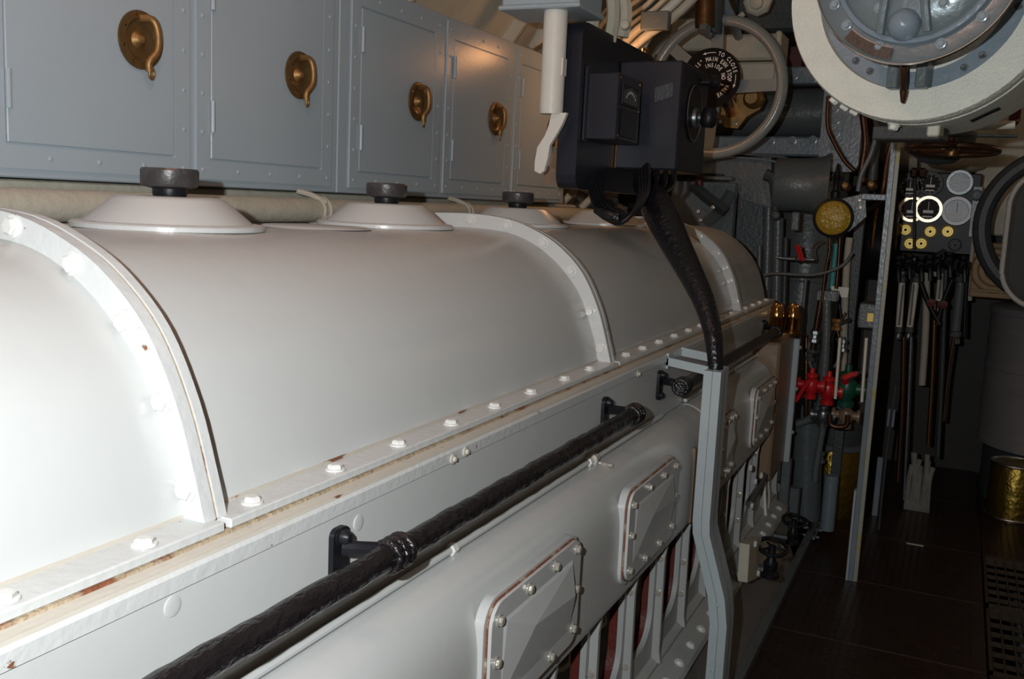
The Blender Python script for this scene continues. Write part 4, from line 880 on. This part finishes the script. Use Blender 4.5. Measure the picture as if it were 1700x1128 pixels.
obj('panel', MB().prism([q[1:] for q in ((-0.565,3.323,0.325), (-0.565,3.307,0.470), (-0.565,3.524,0.430), (-0.565,3.963,0.264), (-0.565,4.152,0.123), (-0.565,4.024,0.139))], 'x', -.600, -.565), 'cream', lg)
for p in ((-0.565,3.405,0.442), (-0.565,3.525,0.292)): put('bolt', BOLT, p, (1,0,0), lg)
lk_ = thing('link_arm', 'pale link arm with bolts below the far end of the casing', 'link', (-0.640,3.697,0.553))
obj('arm', MB().tube([(-0.640,3.644,0.511), (-0.640,3.830,0.526), (-0.640,3.948,0.552)], .014, 6, 2), 'steeldark', lk_)
for p in ((-0.632,3.652,0.506), (-0.632,3.687,0.593), (-0.632,3.559,0.678), (-0.632,3.812,0.586)): put('bolt', BOLTBIG, p, (1,0,0), lk_)
solo('grey_end_panel', MB().cbox((-0.731,4.600,0.333), ((-0.578,4.600,0.062)[0], 4.66, (-0.578,4.600,0.062)[2]), .004), 'grey', 'grey lower panel under the tan end housing', 'panel')
solo('grey_end_panel', MB().cbox((-.65, 4.47, .0), (-.61, 4.52, .50), .004), 'grey', 'narrow grey upright strip under the edge of the tan housing', 'panel')
# dim grey box behind, right of the housing
solo('lower_tank', MB().cyl((-0.613,4.950,0.594), (-0.581,4.950,0.095), .075, seg=28), 'grey', 'grey round tank end between the tan housing and the bent pipe', 'tank')
ln = thing('wire_rack', 'low grey wire rack at the edge of the deck beyond the engine', 'rack', (-0.629,5.100,0.011))
for i in range(3):
    a = (-0.708,5.100,0.022); obj('rail', MB().cyl((-.80, 4.9+.12*i, .02), (-.50, 4.9+.12*i, .02), .006, seg=8), 'greyblue', ln)
obj('rail', MB().cyl((-.52, 4.85, .025), (-.52, 5.2, .025), .006, seg=8), 'greyblue', ln)

# ================================================================== RIGHT SIDE, FAR END
gb = thing('gauge_board', 'black gauge board full of round dials at the far end of the walkway', 'gauge board', (-0.138,6.000,1.443))
a, b = (-0.399,6.000,1.891), (0.068,6.000,1.439)
obj('board', MB().cbox((a[0], 6.0, b[2]), (b[0], 6.05, a[2]), .006), 'black', gb)
def gauge(p, r, ring, face, extra=None):
    P = Vector(p) + Vector((0,-.0,0))
    bz = obj('gauge', MB().lathe([(r*.86,.0),(r,.0),(r*1.02,.008),(r*1.0,.028),(r*.97,.032),(r*.76,.032),(r*.74,.02)], P, (0,-1,0), 32, caps=False), ring, gb)
    obj('dial', MB().lathe([(r*.80,.020),(0,.020)], P, (0,-1,0), 28, caps=False), face, bz)
    if extra:
        mk = MB()
        mk.box(P+Vector((-r*.35,-.024,-r*.30)), P+Vector((r*.35,-.0205,-r*.08))); mk.box(P+Vector((-r*.35,-.024,-r*.60)), P+Vector((r*.30,-.0205,-r*.50)))
        for q in range(12):
            t_ = q*PI/6; mk.box(P+Vector((r*.7*math.cos(t_)-.002,-.023,r*.7*math.sin(t_)-.002)), P+Vector((r*.7*math.cos(t_)+.002,-.0205,r*.7*math.sin(t_)+.002)))
        obj('dial_marks', mk, 'letter', bz, 'stuff')
        obj('pointer', MB().box(P+Vector((-.0015,-.026,-r*.1)), P+Vector((.0015,-.024,r*.55))), 'letter' if face == 'dial' else 'black', bz)
Rg = .076
gauge((-0.297,6.000,1.803), Rg*.8, 'darkgrey', 'dial', 1); gauge((-0.192,6.000,1.827), Rg*.88, 'darkgrey', 'dial', 1); gauge((-0.044,6.000,1.839), Rg*.92, 'steeldark', 'dialgrey')
gauge((-0.276,6.000,1.681), Rg*.98, 'luma', 'dial', 1); gauge((-0.189,5.970,1.685), Rg*1.0, 'luma', 'dial', 1); gauge((-0.043,6.000,1.682), Rg*1.08, 'tank', 'dialgrey', 1)
for p in ((-0.345,6.000,1.564), (-0.299,6.000,1.563), (-0.168,6.000,1.560), (-0.078,6.000,1.565), (-0.269,6.000,1.486), (-0.209,6.000,1.490), (-0.033,6.000,1.493)):
    dark = p[0] > -.08 and p[2] < 1.51
    k = obj('indicator_knob', MB().lathe([(.036,0),(.036,.006),(.028,.010),(.028,.014),(.020,.014),(.018,.010),(.0,.010)], p, (0,-1,0), 20), 'darkgrey' if dark else 'yellow', gb)
    obj('knob_centre', MB().lathe([(.008,.010),(.008,.02),(0,.021)], p, (0,-1,0), 10), 'black', k)
solo('chain_rod', MB().cyl((-0.274,5.800,1.886), (-0.236,5.800,1.459), .007, seg=8), 'darkgrey', 'thin dark rod hanging in front of the gauge board', 'rod')
solo('board_upright', MB().cbox((0.028,5.950,1.820), ((0.075,5.950,1.541)[0], 5.99, (0.075,5.950,1.541)[2]), .003), 'greyblue', 'pale upright strip at the right edge of the gauge board', 'strip')
solo('board_clamp', MB().lathe([(.03,0),(.034,.012),(.02,.03),(0,.034)], (0.048,5.930,1.771), (0,-1,0), 8), 'greyblue', 'grey clamp at the upper right edge of the gauge board', 'clamp')
solo('slim_upright', MB().cbox((0.047,5.900,1.540), ((0.053,5.900,1.191)[0]+.03, 5.93, (0.053,5.900,1.191)[2]), .003), 'pipe', 'slim pale upright below the right edge of the gauge board', 'upright')
solo('board_tray', MB().cbox((-0.354,6.020,1.407), ((-0.030,6.020,1.306)[0], 6.06, (-0.030,6.020,1.306)[2]), .004), 'pipe', 'pale back plate behind the sight tube tops', 'plate')
# sight tubes below the board
tubes = [((-0.280,5.800,1.271), (-0.272,5.800,1.024), 'first'), ((-0.209,5.800,1.277), (-0.216,5.800,1.029), 'second'), ((-0.087,5.900,1.331), (-0.084,5.900,1.179), 'third'), ((0.015,5.800,1.294), (0.018,5.800,1.029), 'fourth, thickest')]
for a, b, wh in tubes:
    r = .024 if 'thick' in wh else .018
    t = thing('sight_tube', 'pale vertical sight tube under the gauge board, %s from the left' % wh, 'tube', b)
    A = Vector(a); B = Vector(b); d = (A-B).normalized()
    obj('tube', MB().cyl(A, B, r, seg=14), 'sight' if 'thick' not in wh else 'grey', t)
    obj('slot', MB().box(B+Vector((-r*.3,-r-.003,.01)), B+Vector((r*.3,-r+.002,(A-B).z-.01))), 'darkgrey', t)
    for e, s in ((A, d), (B, -d)):
        obj('fitting', MB().lathe([(r,0),(r*1.3,.004),(r*1.3,.03),(r*.9,.035),(r*1.2,.05),(r*1.2,.07),(0,.072)], e, s, 10), 'steeldark', t)
    obj('cap', MB().lathe([(r*1.0,.06),(r*1.9,.075),(r*1.9,.11),(r*.9,.13),(0,.14)], A, d, 12), 'darkgrey', t)
vl = [(1489,440),(1505,436),(1525,440),(1540,438),(1553,436),(1572,434),(1580,442)]
for k, p in enumerate(((-0.312,5.750,1.372), (-0.257,5.750,1.389), (-0.195,5.750,1.380), (-0.153,5.750,1.389), (-0.112,5.750,1.399), (-0.056,5.750,1.413), (0.017,5.750,1.395))):
    t = thing('black_cock', 'small black valve cock below the gauge board, %s from the left' % ('first','second','third','fourth','fifth','sixth','seventh')[k], 'valve', p, 'valve cocks below the gauge board')
    P = Vector(p)
    obj('body', MB().lathe([(.015,-.05),(.028,-.03),(.030,0),(.020,.02),(.028,.03),(.024,.045),(0,.05)], P, (0,0,1), 12), 'black', t)
    obj('outlet', MB().tube([P, P+Vector((.01,-.04,-.02)), P+Vector((.02,-.05,-.09))], .012, 8), 'black', t)
PP = [((-0.237,5.700,0.980), (-0.190,5.700,0.164), .014, 'copper'), ((-0.202,5.750,0.978), (-0.150,5.750,0.052), .010, 'steeldark'), ((-0.165,5.850,1.378), (-0.123,5.850,0.700), .020, 'pipe'), ((-0.100,5.750,1.189), (-0.056,5.750,0.382), .011, 'brassdark'),
      ((-0.067,5.850,1.385), (-0.001,5.850,0.299), .012, 'darkgrey'), ((0.013,5.750,1.000), (0.009,5.750,0.528), .009, 'copper'), ((-0.181,5.700,1.284), (-0.062,5.700,1.064), .014, 'black'), ((-0.027,5.700,1.313), (-0.077,5.700,1.063), .013, 'black'), ((0.042,5.750,1.380), (0.063,5.750,1.005), .010, 'black')]
PLn = ['copper pipe under the first sight tube', 'dull steel pipe beside the copper one under the sight tubes', 'pale peeling pipe in the middle of the board pipework', 'dark brass pipe running to the deck below the dials',
       'dark grey pipe right of middle below the dials', 'thin reddish pipe below the thickest sight tube', 'black pipe slanting right below the dials', 'black pipe slanting left below the dials', 'slim black rod right of the thickest sight tube']
for (a, b, r, m), lab in zip(PP, PLn):
    solo('gauge_pipe', MB().tube([a, ((a[0]+b[0])/2+random.uniform(-.01,.01), (a[1]+b[1])/2, (a[2]+b[2])/2), b], r, 8, 4), m, lab, 'pipe', ang=60)
for p, lab in (((-0.119,5.700,1.181), 'small red knob among the pipes below the gauge board, left one'), ((-0.055,5.700,1.176), 'small red knob among the pipes below the gauge board, right one')):
    solo('red_knob', MB().lathe([(.016,0),(.022,.008),(.022,.02),(.0,.026)], p, (0,-1,0), 12), 'redlead', lab, 'knob')
fb_ = MB(); 
for k in range(7):
    x = (-0.135,5.750,0.160)[0] + k*.0185
    fb_.tube([(x, 5.75, .0), (x+.012*math.sin(k*2), 5.745+.01*(k%2), .17), (x+.008*math.cos(k*3), 5.75, .26+.035*((k*2) % 3))], .014+.003*(k % 2), 8, 4)
solo('lagged_bundle', fb_, 'foil', 'pale ragged lagged pipe bundle near the deck below the gauge board', 'pipe bundle')
solo('grey_junction', MB().cbox((-0.257,5.250,0.650), ((-0.222,5.250,0.655)[0], 5.29, (-0.236,5.250,0.557)[2]), .003), 'greyblue', 'small grey junction block just right of the tall pole', 'box')
solo('guard_rod', MB().tube([(-0.234,5.250,0.779), (-0.244,5.250,0.396), (-0.243,5.250,0.006)], .007, 8, 2), 'darkgrey', 'dark thin rod standing right of the tall pole', 'rod')
solo('pale_strip', MB().cbox((-0.298,5.500,0.331), ((-0.268,5.500,0.336)[0], 5.53, 0), .003), 'greyblue', 'pale grey strip low behind the tall pole', 'strip')

# stainless tank with brass drum
st = thing('stainless_tank', 'large stainless steel cylindrical tank at the right edge beyond the deck grating', 'tank', (.55, 6.45, 0))
sx, sy = .64, 6.44
obj('shell', MB().lathe([(.44,.33),(.44,.78),(.446,.785),(.446,.80),(.44,.805),(.44,1.10),(.45,1.105),(.45,1.14),(.43,1.15),(0,1.15)], (sx, sy, 0), (0,0,1), 64), 'tank', st, ang=40)
obj('base', MB().lathe([(.40,0),(.40,.33)], (sx, sy, 0), (0,0,1), 48), 'darkgrey', st)
obj('label_plate', MB().strip([(sx+.443*math.cos(math.radians(a_)), .60) for a_ in (-90,-80,-70,-60,-50)], [(sx+.443*math.cos(math.radians(a_)), .66) for a_ in (-90,-80,-70,-60,-50)], 0, .001) if 0 else
    MB().lathe([(.4425,.60),(.4425,.665)], (sx, sy, 0), (0,0,1), 8, False, math.radians(-150), math.radians(-95)), 'black', st)
bd = thing('brass_drum', 'short brass drum standing on the deck in front of the stainless tank', 'drum', (.44, 5.92, 0))
obj('shell', MB().lathe([(.135,0),(.135,.30),(.130,.31),(0,.31)], (.405, 5.93, 0), (0,0,1), 40), 'brasscan', bd, ang=40)
obj('lid_rim', MB().torus((.405, 5.93, .31), (0,0,1), .134, .008, 40, 8), 'steel', bd); obj('base_rim', MB().torus((.405, 5.93, .012), (0,0,1), .138, .008, 40, 8), 'steel', bd)
b2 = thing('brass_drum', 'dim brass drum standing behind the foot of the tall pole', 'drum', (-.52, 5.45, 0))
obj('shell', MB().lathe([(.14,0),(.14,.36),(.135,.37),(0,.37)], (-.515, 5.45, 0), (0,0,1), 36), 'brasscan', b2, ang=40)
obj('lid', MB().lathe([(.145,.37),(.15,.375),(.15,.40),(.13,.41),(0,.41)], (-.515, 5.45, 0), (0,0,1), 36), 'grey', b2)
obj('upper_drum', MB().lathe([(.14,.41),(.14,.56),(.0,.57)], (-.515, 5.45, 0), (0,0,1), 36), 'darkgrey', b2)
# doorway with cord gasket, brown panel and ring at the right edge
dr = thing('watertight_door', 'oval dark watertight door with white cord gasket at the right edge', 'door', (0.328,5.600,1.174))
o1 = (0.201,5.600,1.869); o2 = (0.224,5.600,1.190); cw = .62
x0 = o1[0]; z1 = (0.249,5.600,1.913)[2]; z0 = (0.326,5.600,1.199)[2]
ring = rrect(x0, z0, x0+cw, z1, .20, 10)
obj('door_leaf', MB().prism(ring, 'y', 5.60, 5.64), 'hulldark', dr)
obj('gasket_cord', MB().tube([(u, 5.595, v) for u, v in ring] + [(ring[0][0], 5.595, ring[0][1])], .013, 8, 2), 'rope', dr, ang=60)
obj('mesh_panel', MB().prism(rrect(x0+.03, z0+.03, x0+cw-.03, z1-.03, .17, 8), 'y', 5.592, 5.60), 'bilge', dr)
obj('door_arch', MB().torus((x0+.26, 5.7, (z0+z1)/2+.06), (0,1,0), .375, .045, 56, 10), 'darkgrey', dr)
bp = thing('brown_panel', 'brown varnished panel with round moulding between gauge board and oval door', 'panel', (0.146,5.900,1.365))
a, b = (0.065,5.900,1.518), (0.245,5.900,1.217)
obj('panel', MB().cbox((a[0], 5.88, b[2]), (b[0]+.08, 5.92, a[2]), .005), 'wood', bp)
pc = (0.181,5.880,1.368)
for r in (.05, .085, .12): obj('moulding', MB().torus(pc, (0,1,0), r, .006, 36, 8), 'wood', bp)
for z in ((0.131,5.880,1.506)[2], (0.158,5.880,1.254)[2]): obj('moulding', MB().cbox((a[0], 5.868, z-.008), (b[0]+.08, 5.88, z+.008), .003), 'wood', bp)
# cream curved overhead piece behind the gauge board top
solo('overhead_shell', MB().lathe([(0,0),(.18,.015),(.27,.05),(.32,.12),(.33,.35),(.32,.36)], (-0.196,6.300,1.883), (0,-.05,1), 36), 'cream', 'cream rounded overhead casing just above the gauge board', 'casing')
struct('trim_10', MB().cbox((.03, 6.5, 1.55), (1.55, 6.56, 2.5), .01), 'hull')
solo('wing_nut', MB().lathe([(.012,-.04),(.03,-.03),(.03,-.01),(.012,0),(.03,.01),(.03,.03),(.012,.04)], (-0.251,5.700,1.872), (1,0,0), 10).cyl((-0.251,5.700,1.872), (-0.270,5.700,2.136), .006, seg=8), 'copper', 'brown wing nut hanging above the gauge board', 'nut')

# ================================================================== OVERHEAD CABLES
cab = [((-1.140,4.200,2.584), (-1.421,4.200,2.363)), ((-1.221,4.250,2.599), (-1.455,4.250,2.403)), ((-1.290,4.300,2.626), (-1.488,4.300,2.439)), ((-1.362,4.350,2.653), (-1.522,4.350,2.489)), ((-1.429,4.400,2.668), (-1.571,4.400,2.528)),
       ((-1.067,4.150,2.570), (-1.382,4.150,2.313)), ((-1.321,4.500,2.658), (-1.473,4.500,2.337)), ((-1.480,4.450,2.682), (-1.633,4.450,2.526)), ((-1.230,4.400,2.632), (-1.477,4.450,2.412))]
for k, (a, b) in enumerate(cab):
    m_ = tuple((u+v)/2 for u, v in zip(a, b)); m_ = (m_[0]+.01, m_[1], m_[2]-.01)
    solo('overhead_cable', MB().tube([a, m_, b, (b[0]-.25, b[1]+.1, b[2]-.25)], .020 if k in (0, 5) else .013, 10, 5), 'cream' if k % 3 else 'white',
         'cream overhead cable left of the handwheel, number %s from the fan\'s lower right' % ('one','two','three','four','five','six','seven','eight','nine')[[1,2,4,5,6,0,7,8,3][k]], 'cable', 'overhead cables left of the handwheel', ang=60)
solo('cable_strap', MB().cbox((-1.327,4.050,2.365), ((-1.205,4.050,2.415)[0], 4.09, (-1.258,4.050,2.441)[2]), .004), 'grey', 'grey strap plate across the overhead cables', 'strap')
ho = thing('grey_hanger', 'dark grey pipe stub coming down behind the top of the handwheel', 'pipe', (-1.164,4.500,2.518))
obj('stub', MB().cyl((-1.176,4.500,2.677), (-1.165,4.500,2.451), .045, seg=16), 'brassdark', ho); obj('nut', MB().lathe([(.03,0),(.03,.03),(0,.032)], (-1.160,4.480,2.450), (0,-.4,-1), 6), 'grey', ho)
solo('rear_pipe', MB().tube([(-1.166,4.700,2.693), (-1.123,4.700,2.582), (-1.079,4.700,2.503), (-1.099,4.900,2.477)], .022, 10, 4), 'greyblue', 'blue-grey curved pipe behind the top right of the handwheel', 'pipe')
cf = thing('ceiling_fitting', 'round cream ceiling fitting right of the handwheel top', 'fitting', (-0.988,4.800,2.596))
obj('cap', MB().lathe([(.07,0),(.065,.02),(.05,.03),(.035,.03),(.03,.045),(0,.05)], (-0.995,4.800,2.616), (0,-1,-.3), 8), 'cream', cf)
obj('arm', MB().tube([(-1.068,4.850,2.575), (-1.103,4.850,2.542), (-1.117,4.850,2.503)], .014, 8), 'cream', cf)
solo('overhead_tank', MB().cbox((-1.214,5.300,2.856), ((-0.861,5.300,2.538)[0], 5.6, (-0.863,5.300,2.562)[2]), .02), 'darkgrey', 'dark overhead box above the cream ducts right of the handwheel', 'box')

# ================================================================== CLUTTER IN THE DARK CORNER
dd = thing('dark_drum', 'dark machine drum with two brass bands, seen between the dark upright and the tall pole', 'drum', (-0.396,5.700,1.268))
xa, xb = (-0.486,5.700,1.495)[0], (-0.343,5.700,1.504)[0]; zc = (-0.414,5.700,1.467)[2]
obj('body', MB().lathe([(0,0),(.20,0),(.21,.02),(.21,xb-xa),(.19,xb-xa+.01),(0,xb-xa+.01)], (xa, 5.9, zc), (1,0,0), 36), 'black', dd)
for f in (.25, .62): obj('brass_band', MB().torus((xa+(xb-xa)*f, 5.9, zc+.02), (1,0,0), .20, .014, 40, 8), 'brassbright', dd)
obj('foot', MB().cbox((xa+.02, 5.82, 0), (xb-.02, 5.98, zc-.15), .01), 'hulldark', dd)
ordn = ('first','second','third','fourth','fifth','sixth','seventh','eighth','ninth','tenth')
for k in range(10):
    px = (-.98, -.93, -.89, -.85, -.80, -.76, -.70, -.655, -.62, -.585)[k]; y = 5.08 + .05*(k % 3); zt = (1.1, 1.45, 1.25, 1.05, 1.5, 1.15, 1.3, 1.0, 1.4, 1.2)[k]; b = .03*math.sin(k*2.1)
    m = ('darkgrey', 'grey', 'copper', 'greyblue', 'darkgrey', 'steeldark', 'grey', 'copper', 'darkgrey', 'greyblue')[k]
    solo('cluster_pipe', MB().tube([(px, y, .0), (px+b, y, zt*.35), (px+b*.3, y-.02, zt*.65), (px-b, y+.01, zt)], .009+.004*(k % 3), 8, 5), m,
         'pipe in the dark cluster behind the red and green valves, %s from the left' % ordn[k], 'pipe', 'cluster of pipes behind the valves', ang=60)
for k, (p, m, lab) in enumerate((((-0.518,4.950,1.093), 'brass', 'small brass fitting below the pale tag bracket'), ((-0.609,4.900,1.029), 'steeldark', 'small steel fitting left of the bent grey pipe'), ((-0.476,4.900,0.998), 'steeldark', 'steel elbow fitting between the two pale straps'),
        ((-0.621,4.900,0.937), 'steeldark', 'steel union just above the lever valve'), ((-0.533,4.900,0.430), 'grey', 'grey union on the slanting pipe above the deck'), ((-0.613,5.000,0.172), 'steeldark', 'steel fitting between the two stout grey pipes'))):
    t = thing('pipe_fitting', lab, 'fitting', p)
    obj('body', MB().lathe([(.012,-.03),(.026,-.028),(.026,-.012),(.018,-.008),(.018,.008),(.026,.012),(.026,.028),(.012,.03)], p, (.2*math.sin(k*3), .1, 1), 8), m, t)
    obj('branch', MB().cyl(p, Vector(p)+Vector((.05*math.cos(k*2), .09, .02)), .012, seg=8), 'darkgrey', t)
solo('paper_scrap', MB().cbox((-.10, 5.11, .0005), (-.02, 5.125, .003), .0008), 'white', 'thin white scrap lying on the dark deck before the gauge board', 'scrap')
